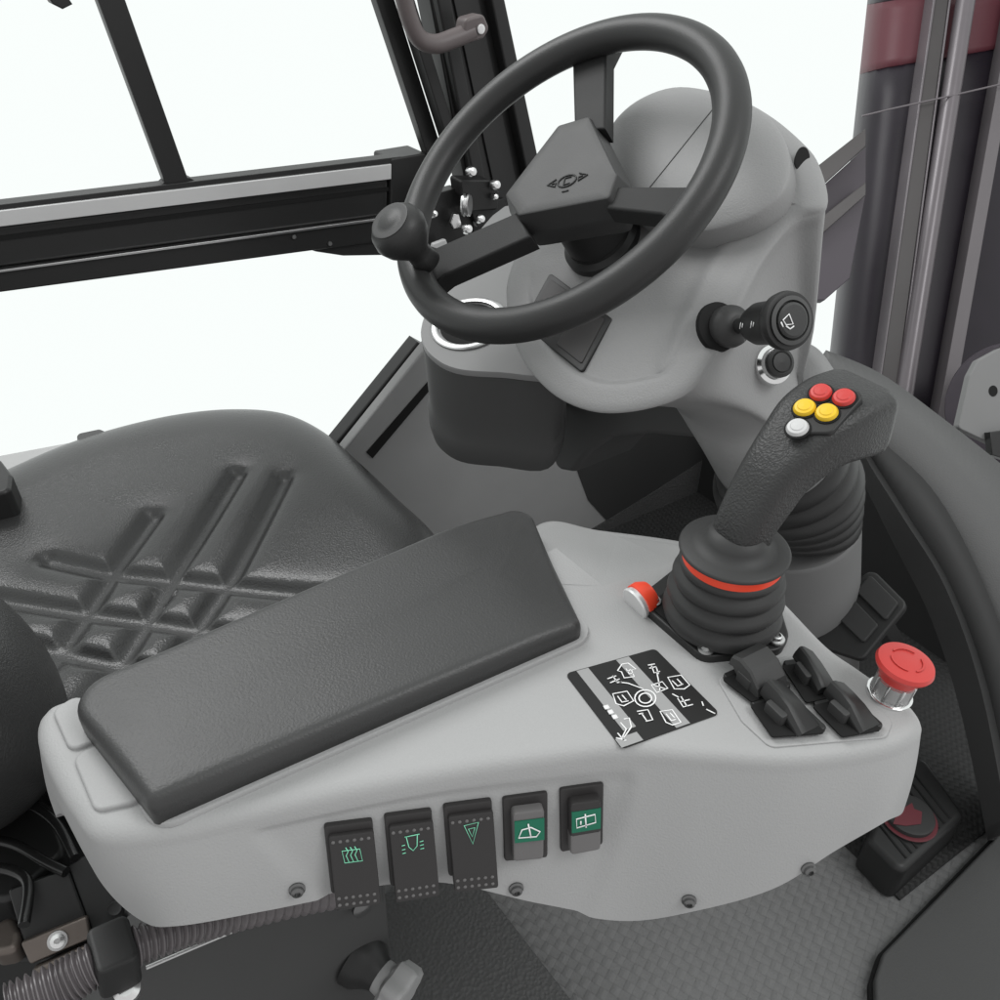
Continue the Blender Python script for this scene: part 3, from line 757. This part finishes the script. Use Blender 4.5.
hpl2 = (p0 + sax * (sl + .0112), sax)
bm = bmesh.new()
for st, c_ in [([(783, 320), (789, 314), (793, 324), (786, 325)], True), ([(781, 322), (783, 327)], False), ([(786, 326), (790, 329), (794, 326)], False)]:
    add_ribbon(bm, [on(x, y, hpl2) for x, y in st], .0011, sax, .0003, c_)
build('horn_symbol', bm, 'ink', hb, sharp=0)
bm = bmesh.new()
for (x, y) in ((742, 327), (748, 328), (756, 324)):
    pass
for a in (0, .25):
    q = p0 + sax * (sl - .036 + a * .06); x, y, z = basis(sax, V((0, 0, 1)))
    dd = (CAM - q); dd = (dd - sax * dd.dot(sax)).normalized()
    add_ribbon(bm, [q + dd * .0187 + UP * .003, q + dd * .0187 - UP * .003], .001, dd, .0003)
    add_ribbon(bm, [q + dd * .0187 + sax * .003 + UP * .002, q + dd * .0187 + sax * .003 - UP * .002], .001, dd, .0003)
build('barrel_mark', bm, 'ink', gb, sharp=0)

# ================================================================== SEAT
ZS = .50
seat = thing('operator_seat', 'black leather seat with crossed quilted grooves behind the armrest console', 'seat', cp(.1, .9, .25))
spx = [(-60, 496), (0, 468), (60, 442), (120, 423), (180, 410), (235, 405), (285, 409), (325, 427), (365, 461), (400, 494), (437, 530)]
sil = [on(x, y, zp(ZS - .028)) for x, y in spx]
sil = [V((p.x, p.y, ZS)) for p in sil] + [cp(.40, .66, ZS), cp(.36, .53, ZS), cp(.15, .51, ZS), cp(.0, .57, ZS), cp(-.12, .72, ZS), cp(-.25, .95, ZS), cp(-.28, 1.15, ZS)]
out = spline(sil, 8, True); cS = cp(.08, .86, ZS)
gr = [[(151, 510), (112, 560), (60, 640), (20, 700)], [(236, 470), (175, 560), (120, 650), (90, 700)], [(283, 475), (232, 565), (180, 640), (140, 700)],
      [(47, 553), (108, 565), (180, 572), (292, 586), (360, 592)], [(-10, 592), (90, 606), (148, 613), (216, 624), (300, 636)], [(30, 640), (58, 646), (135, 661), (220, 676)]]
G = []
for g in gr:
    p = [on(x, y, zp(ZS - .012)) for x, y in g]; G += [(a.to_2d(), b.to_2d()) for a, b in zip(p, p[1:])]
def dseg(p):
    best = 9
    for a, b in G:
        ab = b - a; t = max(0, min(1, (p - a).dot(ab) / ab.length_squared)); best = min(best, (a + ab * t - p).length)
    return best
NRg = 110
loops = []
for j in range(NRg + 1):
    f = max(.004, j / NRg)
    lo = []
    for p in out:
        q = cS.lerp(p, f); z = ZS - .020 * (1 - f ** 2) 
        e = max(0, (f - .74) / .26); z -= .05 * (1 - math.sqrt(max(0, 1 - e * e))) if e < 1 else .05
        d = dseg(q.to_2d()); g = 1 / (1 + math.exp((d - .0115) / .0024)); z -= .015 * g
        z -= .006 * math.exp(-max(0, d - .011) / .014) * (1 - g)
        lo.append(V((q.x, q.y, z)))
    loops.append(lo)
# refine angularly for crisp grooves
loops = [[l_[i].lerp(l_[(i + 1) % len(l_)], s) for i in range(len(l_)) for s in (0, .5)] for l_ in loops]
for lo in loops:
    for i, v in enumerate(lo):
        pass
for j, lo in enumerate(loops):
    f = max(.004, j / NRg)
    for i in range(1, len(lo), 2):
        q = lo[i]; z = ZS - .020 * (1 - f ** 2); e = max(0, (f - .74) / .26); z -= .05 * (1 - math.sqrt(max(0, 1 - e * e))) if e < 1 else .05
        d = dseg(q.to_2d()); g = 1 / (1 + math.exp((d - .0105) / .0022)); z -= .015 * g; z -= .006 * math.exp(-max(0, d - .011) / .014) * (1 - g); q.z = z
last = loops[-1]
loops.append([V((p.x, p.y, p.z - .02)) for p in last]); loops.append([V((*(cS.lerp(p, .97).to_2d()), p.z - .07)) for p in last])
bm = bmesh.new(); add_loft(bm, loops); build('cushion', bm, 'leather', seat, sharp=0)
# backrest: thick leather slab with a rounded nose, its lower corner in view
def blob(name, m, par, c, ax, dims, p=2.6, nu=48, nv=32):
    bm = bmesh.new(); lo = []
    for j in range(nv + 1):
        b = -math.pi / 2 + math.pi * j / nv; cb_, sb = math.cos(b), math.sin(b)
        cb_ = max(1e-4, cb_); L = []
        for i in range(nu):
            a = 2 * math.pi * i / nu; ca, sa = math.cos(a), math.sin(a)
            sg = lambda v: math.copysign(abs(v) ** (2 / p), v)
            L.append(c + ax[0] * (dims[0] * sg(cb_) * sg(ca)) + ax[1] * (dims[1] * sg(cb_) * sg(sa)) + ax[2] * (dims[2] * sg(sb)))
        lo.append(L)
    add_loft(bm, lo); return build(name, bm, m, par, sharp=0)
bk = UP * math.cos(.6) - FWD * math.sin(.6); bkf = LFT.cross(bk).normalized()
blob('backrest', 'leather', seat, cp(-.24, .72, .70), (bkf, LFT, bk), (.11, .16, .28), 2.5)
# window ledge and other-side armrest hinge
led = thing('window_ledge', 'light grey ledge beyond the seat back under the side window', 'ledge', on(0, 490, zp(.52)))
slab('ledge_top', 'ledge', led, [(-80, 510), (-60, 468), (0, 455), (112, 434), (118, 445), (40, 480), (0, 505)], zp(.44), -.03, 0, .004, .006)
slab('armrest_hinge', 'dark', seat, [(76, 433), (100, 428), (114, 434), (120, 450), (78, 456)], zp(.478), -.05, .0, .005, .008)
slab('recliner_cover', 'black', seat, [(-30, 460), (0, 458), (12, 474), (10, 490), (-30, 500)], zp(.53), -.05, 0, .006, .01)

# ================================================================== LEFT DOOR
DL = 1.19
door = thing('cab_door', 'black framed side door with aluminium strip along its waist rail and open glazing', 'door', cp(.3, DL, .5))
pl = lp(DL)
def band(name, m, L0, L1, R0, R1, xl, xr, h0, h1, bev=.001, par=door):
    return slab(name, m, par, [(xl, L0), (xr, R0), (xr, R1), (xl, L1)], pl, h0, h1, bev)
def ext(y0, yr, xr, x): return y0 + (yr - y0) * x / xr
XL = -120
band('top_seal', 'black', ext(204, 158, 395, XL), ext(210, 164, 395, XL), 156, 163, XL, 400, -.02, .004)
band('aluminium_strip', 'silver', ext(209, 163, 390, XL), ext(225, 178, 390, XL), 163, 178, XL, 389, -.02, .008)
band('waist_rail', 'blackm', ext(225, 178, 390, XL), ext(268, 216, 390, XL), 178, 216, XL, 389, -.05, -.001, .006)
band('rail_groove', 'black0', ext(236, 187, 390, XL), ext(241, 191, 390, XL), 187, 191, XL, 389, -.002, .0005, 0)
band('rail_highlight', 'steel', ext(268.5, 215.5, 390, XL), ext(271, 218, 390, XL), 215.5, 218, XL, 389, -.03, .0065, .0005)  # bright strip painting the highlight that runs along the rail
band('lower_rail', 'blackm', ext(271, 218, 390, XL), ext(292, 240, 390, XL), 218, 240, XL, 389, -.05, .002, .002)
slab('rail_bracket', 'black', door, [(296, 246), (380, 222), (420, 215), (425, 240), (400, 256), (345, 257), (318, 253)], pl, -.03, -.004, .003, .01)
slab('rail_end', 'black', door, [(389, 158), (425, 152), (430, 215), (389, 222)], pl, -.05, .006, .003, .004)
for (x, y) in ((293, 236), (329, 243)):
    lathe('rivet', 'steel', door, [(.0035, 0), (.003, .002)], on(x, y, pl) - LFT * .003, -LFT, 12)
gb_ = bar('glazing_bar', 'blackm', door, on(90, -60, pl) + LFT * .01, on(180, 190, pl) + LFT * .01, .030, .02, FWD)
lab(gb_, 'leaning black bar dividing the side window')
slab('bar_foot', 'black', door, [(166, 181), (190, 178), (198, 182), (160, 187)], pl, -.02, -.002, .001)
# upright at the front edge of the door
bar('door_upright', 'blackm', door, on(363, -60, pl) , on(432, 152, pl), .026, .02, FWD)
slab('roof_clip', 'black', door, [(44, -8), (64, -8), (72, 4), (62, 9), (52, 4)], pl, -.02, .005, .002)
# diagonal lower front edge of the door opening
slab('lower_frame', 'blackm', door, [(418, 342), (436, 352), (340, 500), (290, 500)], lp(1.16), -.03, .0, .004)
slab('lower_frame_edge', 'steel', door, [(422, 346), (425, 348), (322, 488), (318, 486)], lp(1.16), 0, .003, .001)
# pillar
pil = thing('windscreen_pillar', 'broad black ribbed cab pillar behind the steering wheel', 'pillar', cp(.75, 1.15, 0))
pl2 = lp(1.15)
slab('pillar_body', 'blackm', pil, [(425, -30), (490, -30), (542, 205), (540, 330), (480, 330), (470, 205)], pl2, -.04, 0, .004)
slab('pillar_rib', 'black', pil, [(426, -30), (440, -30), (486, 205), (474, 205)], pl2, .0005, .016, .003)
slab('pillar_rib', 'black', pil, [(478, -30), (491, -30), (541, 200), (526, 200)], pl2, .0005, .020, .003)
slab('pillar_seal', 'black', pil, [(392, -30), (404, -30), (460, 150), (449, 150)], pl2, -.02, .005, .002)
slab('pillar_channel', 'dark2', pil, [(446, -30), (471, -30), (519, 200), (496, 200)], pl2, .0005, .004, .001)
# lock mechanism
lk = thing('door_latch', 'black door latch plates with bright rollers and bolts between rail and pillar', 'latch', on(465, 215, lp(1.13)))
pl3 = lp(1.13)
slab('latch_plate', 'blackm', lk, [(430, 195), (457, 188), (474, 215), (470, 240), (428, 262), (424, 215)], pl3, -.02, 0, .001, .003)
slab('latch_block', 'black', lk, [(460, 180), (490, 180), (500, 192), (498, 210), (470, 212), (462, 195)], lp(1.11), -.03, 0, .003, .003)
slab('striker_plate', 'black', lk, [(470, 208), (505, 198), (507, 216), (478, 228)], lp(1.12), -.01, 0, .001, .002)
rl = lathe('roller', 'bolt', lk, [(.0, 0), (.016, 0), (.017, .003), (.014, .0035), (.014, .008), (.017, .0085), (.016, .011), (0, .011)], on(463, 205, lp(1.11)), (-LFT + FWD * .8).normalized(), 32, sx=.75)
for x, y, r in ((470, 172, .008), (494, 185, .008), (432, 214, .006), (479, 219, .007), (466, 229, .008), (493, 197, .005)):
    lathe('bolt', 'bolt', lk, [(r, 0), (r, .006), (r * .7, .010), (0, .011)], on(x, y, lp(1.105)), (-LFT + UP * .3).normalized(), 16)
slab('keeper', 'bolt', lk, [(452, 213), (457, 213), (460, 226), (452, 228), (449, 222)], lp(1.115), 0, .006, .001)
slab('keeper', 'white', lk, [(431, 243), (444, 238), (447, 246), (430, 252)], lp(1.115), 0, .006, .002, .003)
# grab handle
gh = thing('grab_handle', 'smoked grey grab handle bolted to the pillar top', 'grab handle', on(420, 30, lp(1.09)))
pl4 = lp(1.09)
hp_ = spline([on(x, y, pl4) for x, y in [(392, -60), (402, -10), (410, 20), (420, 39), (436, 44), (455, 38), (472, 31)]], 6)
tube('handle_tube', 'brownm', gh, hp_, .0125, 20, flat=.9)
slab('handle_lug', 'brownm', gh, [(462, 18), (480, 13), (486, 28), (480, 38), (464, 43), (460, 30)], pl4, -.012, .010, .004, .008)
lathe('bolt', 'bolt', gh, [(.006, 0), (.006, .003), (.003, .004)], on(476, 28, pl4) - LFT * .010, -LFT, 16)

# ================================================================== CAB INTERIOR PANELS
kp = thing('kick_panel', 'mid grey side panel of the footwell left of the steering column', 'side panel', cp(.9, 1.13, 0))
slab('panel', 'carpet', kp, [(428, 345), (725, 320), (702, 457), (696, 492), (562, 551), (430, 640), (320, 480)], lp(1.125), -.02, 0, .004)
slab('footwell_shade', 'dark2', kp, [(574, 432), (720, 410), (703, 460), (655, 490), (606, 520), (588, 500), (577, 470)], lp(1.125), .0005, .002, 0)  # dark sheet painting the shade below the dash onto the panel
slab('carpet_edge', 'mat2', kp, [(606, 520), (655, 490), (703, 459), (696, 494), (562, 553), (582, 534)], lp(1.125), .0005, .003, 0)
slab('panel_seam', 'black0', kp, [(441, 366), (445, 371), (372, 458), (366, 452)], lp(1.125), .0005, .002, 0)
fb = thing('front_bulkhead', 'black front footwell wall under the windscreen behind the column pedestal', 'bulkhead', cp(1.3, .6, 0))
slab('wall_sheet', 'dark2', fb, [(480, 380), (720, 396), (850, 425), (880, 470), (915, 560), (960, 640), (1000, 760), (900, 760), (480, 560)], up_(1.3), -.02, 0, 0)
# curved trim under the windscreen and along the door post
tr = thing('windscreen_trim', 'dark grey grained trim sweeping down the right side below the windscreen', 'trim panel', dep(930, 560, 1.3))
A_ = [(826, 350, 1.42), (880, 373, 1.40), (940, 416, 1.36), (1000, 463, 1.32), (1060, 515, 1.28), (1120, 575, 1.25)]
B_ = [(832, 372, 1.33), (872, 430, 1.31), (930, 488, 1.27), (972, 560, 1.24), (1010, 650, 1.21), (1060, 780, 1.2)]
C_ = [(836, 400, 1.34), (868, 455, 1.315), (905, 515, 1.275), (950, 590, 1.245), (986, 690, 1.22), (1015, 830, 1.2)]
D_ = [(838, 404, 1.32), (866, 460, 1.30), (902, 518, 1.26), (945, 590, 1.23), (980, 690, 1.205), (1008, 830, 1.19)]
E_ = [(838, 432, 1.33), (866, 480, 1.31), (892, 532, 1.285), (935, 618, 1.255), (966, 716, 1.235), (992, 840, 1.22)]
F_ = [(845, 440, 1.44), (870, 485, 1.42), (898, 535, 1.40), (940, 620, 1.38), (972, 716, 1.36), (998, 840, 1.34)]
A0 = [(x + 2, y + 2, d + .05) for x, y, d in A_]
def pl_(L): return spline([dep(*p) for p in L], 6)
AA, BB, CC, DD, EE, FF = [pl_(x) for x in (A_, B_, C_, D_, E_, F_)]
bm = bmesh.new(); add_loft(bm, [[a, a.lerp(b, .5) + V((0, -.004, .008)), b] for a, b in zip(AA, BB)], closed=False)
o = build('trim_top', bm, 'trim', tr, sharp=60)
so = o.modifiers.new('thick', 'SOLIDIFY'); so.thickness = .012; so.offset = -1
bm = bmesh.new(); add_loft(bm, [[b, c_] for b, c_ in zip(BB, CC)], closed=False); o = build('trim_channel', bm, 'dark2', tr); so = o.modifiers.new('thick', 'SOLIDIFY'); so.thickness = .008; so.offset = -1
bm = bmesh.new(); add_loft(bm, [[c_, d, e, f_] for c_, d, e, f_ in zip(CC, DD, EE, FF)], closed=False); o = build('trim_flange', bm, 'dark2', tr, sharp=30); so = o.modifiers.new('thick', 'SOLIDIFY'); so.thickness = .006; so.offset = -1
# step panel lower right
slab('step_panel', 'stepgrey', None, [(876, 1060), (874, 980), (882, 955), (992, 842), (1040, 790), (1100, 1060)], zp(.02), -.019, .006, .004, .02)
o = bpy.data.objects['step_panel']; top(o, 'smooth dark grey step plate at the edge of the woven floor', 'step plate')
slab('edge_shadow', 'black0', bpy.data.objects['step_panel'], [(873, 1060), (870.5, 980), (878.5, 953), (990, 838), (1040, 786), (1100, 1060)], zp(.02), -.019, -.006, .001, .02)  # black slab drawn as the shadow line along the step edge
# rubber mat by the seat base
o = slab('rubber_mat', 'mat2', None, [(370, 905), (400, 885), (440, 880), (486, 891), (570, 1000), (620, 1070), (380, 1070)], zp(.02), -.0195, .006, .004, .02)
top(o, 'dark grained rubber mat overlapping the woven floor below the console', 'rubber mat')
# dark floor area in the far footwell
o = slab('footwell_mat', 'floord', None, [(720, 440), (560, 450), (420, 560), (520, 660), (640, 640), (900, 900), (1000, 820), (1040, 640), (900, 500)], zp(.003), -.0025, .002, 0)
top(o, 'dark ribbed rubber mat in the footwell around the pedals', 'floor mat')

# ================================================================== PEDALS
pdl = thing('foot_pedal', 'black foot pedal with two raised rubber pads beside the column pedestal', 'pedal', dep(862, 612, 1.17) - UP * .1)
ppl = (dep(862, 612, 1.17), (UP * .8 - FWD * .6).normalized())
slab('pedal_plate', 'black', pdl, [(872, 568), (908, 604), (862, 660), (800, 640), (815, 612)], ppl, -.012, 0, .003, .012)
slab('pedal_pad', 'dark2', pdl, [(871, 576), (899, 604), (886, 622), (856, 592)], ppl, .0005, .006, .002, .004)
slab('pedal_pad', 'dark2', pdl, [(852, 598), (879, 626), (864, 644), (835, 616)], ppl, .0005, .006, .002, .004)
bar('pedal_arm', 'black', pdl, on(880, 620, ppl) - ppl[1] * .01, on(880, 620, ppl) - ppl[1] * .01 + FWD * .08 - UP * .1, .03, .02, LFT)
fs = thing('foot_switch', 'black ribbed foot switch box with round button and dim red arrow', 'foot switch', on(920, 840, zp(0)))
fpl_ = zp(.075)
bx = slab('switch_box', 'black', fs, [(900, 770), (921, 751), (966, 814), (902, 874), (866, 838)], fpl_, -.070, 0, .010, .014, 4)
bm = bmesh.new(); 
for k in range(9):
    t = .08 + k * .105
    a = bil([(914, 765), (954, 815), (902, 862), (874, 828)], 0, t); b = bil([(914, 765), (954, 815), (902, 862), (874, 828)], 1, t)
    add_ribbon(bm, [on(*a, fpl_) + UP * .0001, on(*b, fpl_) + UP * .0001], .003, UP, .001)
build('tread_rib', bm, 'black0', bx, sharp=0)
fc = on(908, 819, fpl_)
fbt = lathe('foot_button', 'dark2', fs, [(.038, .0), (.038, .004), (.034, .005), (.034, .012), (.031, .014), (0, .0145)], fc, UP, 48)
slab('red_arrow', 'dimred', fbt, [(897, 812), (912, 803), (914, 809), (922, 812), (921, 824), (906, 826), (893, 824)], zp(.075 + .0148), 0, .0006)
lathe('button_rim', 'dimred', fbt, [(.0375, .003), (.0395, .004), (.0385, .0052), (.0365, .0052)], fc, UP, 48)

# ================================================================== MAST
mast = thing('lift_mast', 'dark purple grey lift mast with red crossbeam, rails and lift cylinders right of the cowl', 'lift mast', dep(920, 300, 2.3))
def mp(x, y, d): return dep(x, y, d)
def mbar(name, m, q, d, h0, h1, bev=.002): return slab(name, m, mast, q, vp(d), h0, h1, bev)
def curved(name, m, y0, y1, dd, sl0=0, sl1=0):
    # plate whose left edge rolls away from the viewer
    bm = bmesh.new(); prof = [(0, .30), (1, .20), (3.5, .13), (8, .075), (15, .035), (24, .012), (36, 0), (80, 0), (240, 0)]
    def row(y, k=0): xl = 875 - (y) * .107; return [dep(xl + a, y - (sl0 + (sl1 - sl0) * k) * a, dd + b) for a, b in prof]
    rows = [row(y0 + (y1 - y0) * k / 8, k / 8) for k in range(9)]
    add_loft(bm, rows, closed=False); o = build(name, bm, m, mast, sharp=0)
    so = o.modifiers.new('thick', 'SOLIDIFY'); so.thickness = .02; so.offset = -1; return o
curved('cover_plate', 'mastgloss', 40, 520, 2.13)
curved('crossbeam', 'mastred', 4, 74, 2.127, 0, .17)
curved('beam_edge', 'mastgloss', -50, 5, 2.130)
def mtube(name, m, x0, y0, x1, y1, rpx, d):
    return tube(name, m, mast, [dep(x0, y0, d), dep((x0 + x1) / 2, (y0 + y1) / 2, d), dep(x1, y1, d)], rpx / FPX * d, 32)
mbar('mast_rail', 'mast2', [(941, -40), (954, -40), (891, 430), (874, 430)], 2.06, -.05, 0)
mbar('rail_edge', 'mastcyl', [(938.5, -40), (941, -40), (874, 430), (872, 430)], 2.06, -.05, .003)
mbar('rail_edge', 'mastcyl', [(954, -40), (956, -40), (893, 430), (891, 430)], 2.06, -.05, .004)
mtube('lift_cylinder', 'mastcyl', 972, -40, 898, 430, 9, 2.06)
mbar('mast_rail', 'mast3', [(1020, -40), (1032, -40), (950, 430), (936, 430)], 2.06, -.05, 0)
tube('hose', 'mastcyl', mast, spline([dep(x, y, 2.04) for x, y in [(862, 116), (900, 107), (950, 96), (1010, 82), (1060, 70)]], 4), .0022, 10)  # light tube drawn for a reflected line across the glass
# roller bracket
wh = thing('roller_bracket', 'dark round roller housing with grey plate and bolt hole at the mast foot', 'roller bracket', dep(975, 390, 1.9))
rc = dep(1002, 405, 1.85); ra = (CAM - rc).normalized()
ra = (ra * .75 - CR * .66).normalized()
lathe('roller_cover', 'mast', wh, [(.11, -.12), (.135, -.10), (.135, -.01), (.128, 0), (.10, .002)], rc, ra, 56)
lathe('rim_band', 'mastcyl', wh, [(.1352, -.055), (.137, -.053), (.1352, -.05)], rc, ra, 56)
pg = slab('side_plate', 'greyplate', wh, [(1040, 340), (1000, 348), (978, 360), (970, 375), (958, 428), (1000, 448), (1060, 448)], vp(1.70), -.02, 0, .003, .01)
lathe('bolt_hole', 'black0', pg, [(.011, .0), (.011, .001), (.009, .001)], on(993, 391, vp(1.70)), -CF, 24, sx=.8)
slab('plate_clip', 'black', wh, [(990, 432), (1040, 425), (1040, 470), (992, 455)], vp(1.68), -.02, 0, .002)
# struts
st_ = thing('frame_strut', 'dark diagonal frame struts between steering cowl and mast', 'strut', dep(840, 220, 1.9))
slab('strut', 'mast2', st_, [(815, 168), (866, 128), (866, 146), (815, 192)], vp(1.90), -.04, 0, .002)
slab('strut', 'mast', st_, [(815, 193), (866, 147), (866, 190), (815, 240)], vp(1.95), -.02, 0, .002)
slab('strut', 'mast2', st_, [(815, 222), (866, 182), (866, 195), (815, 240)], vp(1.90), -.04, 0, .002)
slab('gusset', 'mast', st_, [(815, 240), (866, 192), (850, 278), (825, 300), (815, 300)], vp(1.92), -.03, 0, .002)

# ================================================================== SEAT BASE AND HOSE, LOWER LEFT
sb = thing('seat_base', 'dark grey seat pedestal panel with bolts below the rear of the console', 'seat base', cp(.0, .40, 0))
bpl_ = lp(.45)
slab('side_panel', 'dark', sb, [(60, 1100), (120, 960), (200, 900), (330, 870), (384, 868), (392, 960), (404, 1100)], bpl_, -.03, 0, .004, .006)
slab('side_panel_tab', 'dark', sb, [(333, 860), (380, 860), (383, 905), (338, 912)], lp(.445), -.01, 0, .002)
lathe('bolt', 'screw', sb, [(.010, 0), (.0095, .004), (.006, .0055), (0, .006)], on(361, 907, lp(.445)), -LFT + UP * .3, 24)
slab('rear_cover', 'black', sb, [(-60, 780), (0, 770), (60, 782), (100, 850), (150, 930), (60, 960), (-60, 960)], zp(.42), -.2, 0, .006, .012)
slab('motor_cover', 'black', sb, [(-60, 790), (10, 782), (52, 805), (66, 850), (10, 900), (-60, 900)], zp(.46), -.04, 0, .006, .012)
rpl = (on(80, 920, zp(.44)), (UP * .75 - LFT * .66).normalized())
slab('steel_bracket', 'blackm', sb, [(8, 890), (68, 868), (95, 940), (30, 965)], rpl, -.012, 0, .002, .002)
slab('bracket_plate', 'dark2', sb, [(68, 866), (85, 856), (125, 905), (122, 930), (95, 940)], rpl, -.012, -.002, .002, .002)
slab('slide_rail', 'railsteel', sb, [(22, 940), (88, 914), (92, 936), (32, 962)], rpl, .001, .012, .002, .002)
slab('slide_rail', 'railsteel', sb, [(32, 966), (92, 940), (96, 950), (38, 978)], rpl, .001, .016, .003, .002)
lathe('bolt', 'bolt', sb, [(.0085, .0), (.008, .002), (.006, .002), (.0055, .005), (.0025, .006), (.0025, .004)], on(59, 938, rpl) + rpl[1] * .012, rpl[1], 24)
for x, y in ((115, 908),): lathe('bolt', 'hub', sb, [(.006, 0), (.0055, .004), (.003, .003)], on(x, y, rpl), rpl[1], 16)
slab('wire_bundle', 'railsteel', sb, [(-10, 925), (12, 912), (20, 930), (18, 950), (-10, 955)], zp(.45), -.02, 0, .006, .008)
for q, z_ in (([(-20, 795), (20, 800), (55, 822), (75, 858)], .475), ([(-20, 838), (15, 845), (45, 862), (66, 872)], .475), ([(-20, 868), (10, 870), (28, 884), (24, 925)], .478)):
    tube('wiring_cable', 'cable', sb, spline([on(x, y, zp(z_)) for x, y in q], 6), .0048, 12)
# corrugated conduit
hs_ = thing('corrugated_hose', 'ribbed black conduit held by a square clamp under the console rear', 'hose', on(110, 965, zp(.47)))
hpx = [(10, 1010, .50), (60, 985, .505), (100, 962, .51), (150, 941, .515), (200, 925, .52), (250, 913, .53), (310, 901, .54), (360, 892, .55)]
hpts = spline([on(x, y, lp(.425)) for x, y, z in hpx], 40)
rr = [.0145 * (.62 if i > 130 else 1) * (1 + .11 * (1 if (i % 6) < 3 else -1)) for i in range(len(hpts))]
rr = [(.0172 - .0072 * min(1, i / 230)) * (1 + .13 * math.sin(i * 2 * math.pi / 6.0)) for i in range(len(hpts))]
tube('conduit', 'hose', hs_, hpts, rr, 20, sharp=50)
c0 = hpts[92]; t_ = (hpts[98] - hpts[86]).normalized(); s_ = t_.cross(UP).normalized()
bm = bmesh.new(); add_box(bm, c0, t_, s_, s_.cross(t_), .030, .040, .034, .004); cl = build('clamp', bm, 'black', hs_)
lathe('bolt', 'bolt', cl, [(.010, 0), (.010, .006), (.006, .009), (0, .009)], on(128, 990, lp(.41)), UP - LFT * .3, 20)
tube('cable', 'steel', hs_, spline([on(x, y, lp(.42)) for x, y in [(146, 968), (200, 945), (260, 920)]], 4), .0016, 8)
# adjuster knob
ak = thing('adjuster_knob', 'grey lobed adjuster knob on black collar at the seat panel foot', 'knob', on(385, 985, lp(.37)))
ko = on(372, 968, lp(.44)); ka = (on(398, 1000, lp(.32)) - ko).normalized()
ka = (-LFT * .85 + FWD * .35 - UP * .15).normalized()
lathe('knob_collar', 'black', ak, [(.032, -.02), (.030, -.008), (.024, 0), (.020, .006), (.018, .012)], ko, ka, 40)
lathe('knob_shank', 'knob', ak, [(.0165, .006), (.0175, .010), (.0185, .026)], ko, ka, 32)
bm = bmesh.new(); x, y, z = basis(ka); lo = []
for h, f in ((.022, .8), (.026, 1), (.042, 1.05), (.047, .95), (.049, .7)):
    lo.append([ko + z * h + (x * math.cos(a * math.pi / 36) + y * math.sin(a * math.pi / 36)) * ((.027 + .003 * math.cos(6 * a * math.pi / 36)) * f) for a in range(72)])
add_loft(bm, lo); build('knob_head', bm, 'knob', ak, sharp=40)

# ================================================================== LIGHT: white studio
w = bpy.data.worlds.new('World'); S.world = w; w.use_nodes = True
nt = w.node_tree; bg = nt.nodes['Background']; bg.inputs[1].default_value = 1.0
# white studio sweep in front and above, the unlit side of the studio behind the photographer
tcw = nt.nodes.new('ShaderNodeTexCoord'); dt = nt.nodes.new('ShaderNodeVectorMath'); dt.operation = 'DOT_PRODUCT'
dt.inputs[1].default_value = V((-.1, .93, .36)).normalized(); nt.links.new(tcw.outputs['Generated'], dt.inputs[0])
rmp = nt.nodes.new('ShaderNodeMapRange'); rmp.interpolation_type = 'SMOOTHSTEP'
rmp.inputs['From Min'].default_value = -.45; rmp.inputs['From Max'].default_value = .10; nt.links.new(dt.outputs['Value'], rmp.inputs['Value'])
mw = nt.nodes.new('ShaderNodeMix'); mw.data_type = 'RGBA'; mw.inputs['A'].default_value = (.72, .72, .72, 1); mw.inputs['B'].default_value = (.955, .995, .98, 1)
nt.links.new(rmp.outputs[0], mw.inputs['Factor']); nt.links.new(mw.outputs['Result'], bg.inputs[0])
def area(name, loc, tgt, size, power, col=(1, 1, 1)):
    ld = bpy.data.lights.new(name, 'AREA'); ld.size = size; ld.energy = power; ld.color = col
    o = bpy.data.objects.new(name, ld); COL.objects.link(o); o.location = loc
    o.rotation_euler = (V(tgt) - V(loc)).to_track_quat('-Z', 'Y').to_euler(); return o
area('softbox', (-1.3, 1.9, 3.0), (.15, .6, .6), 1.3, 42)
area('right_softbox', (1.9, -.3, 3.2), (.2, .6, .6), 1.2, 34)
S.render.engine = 'CYCLES'
S.view_settings.view_transform = 'Standard'; S.view_settings.look = 'None'; S.view_settings.gamma = 1; S.view_settings.exposure = 0
S.render.resolution_x = S.render.resolution_y = 1024
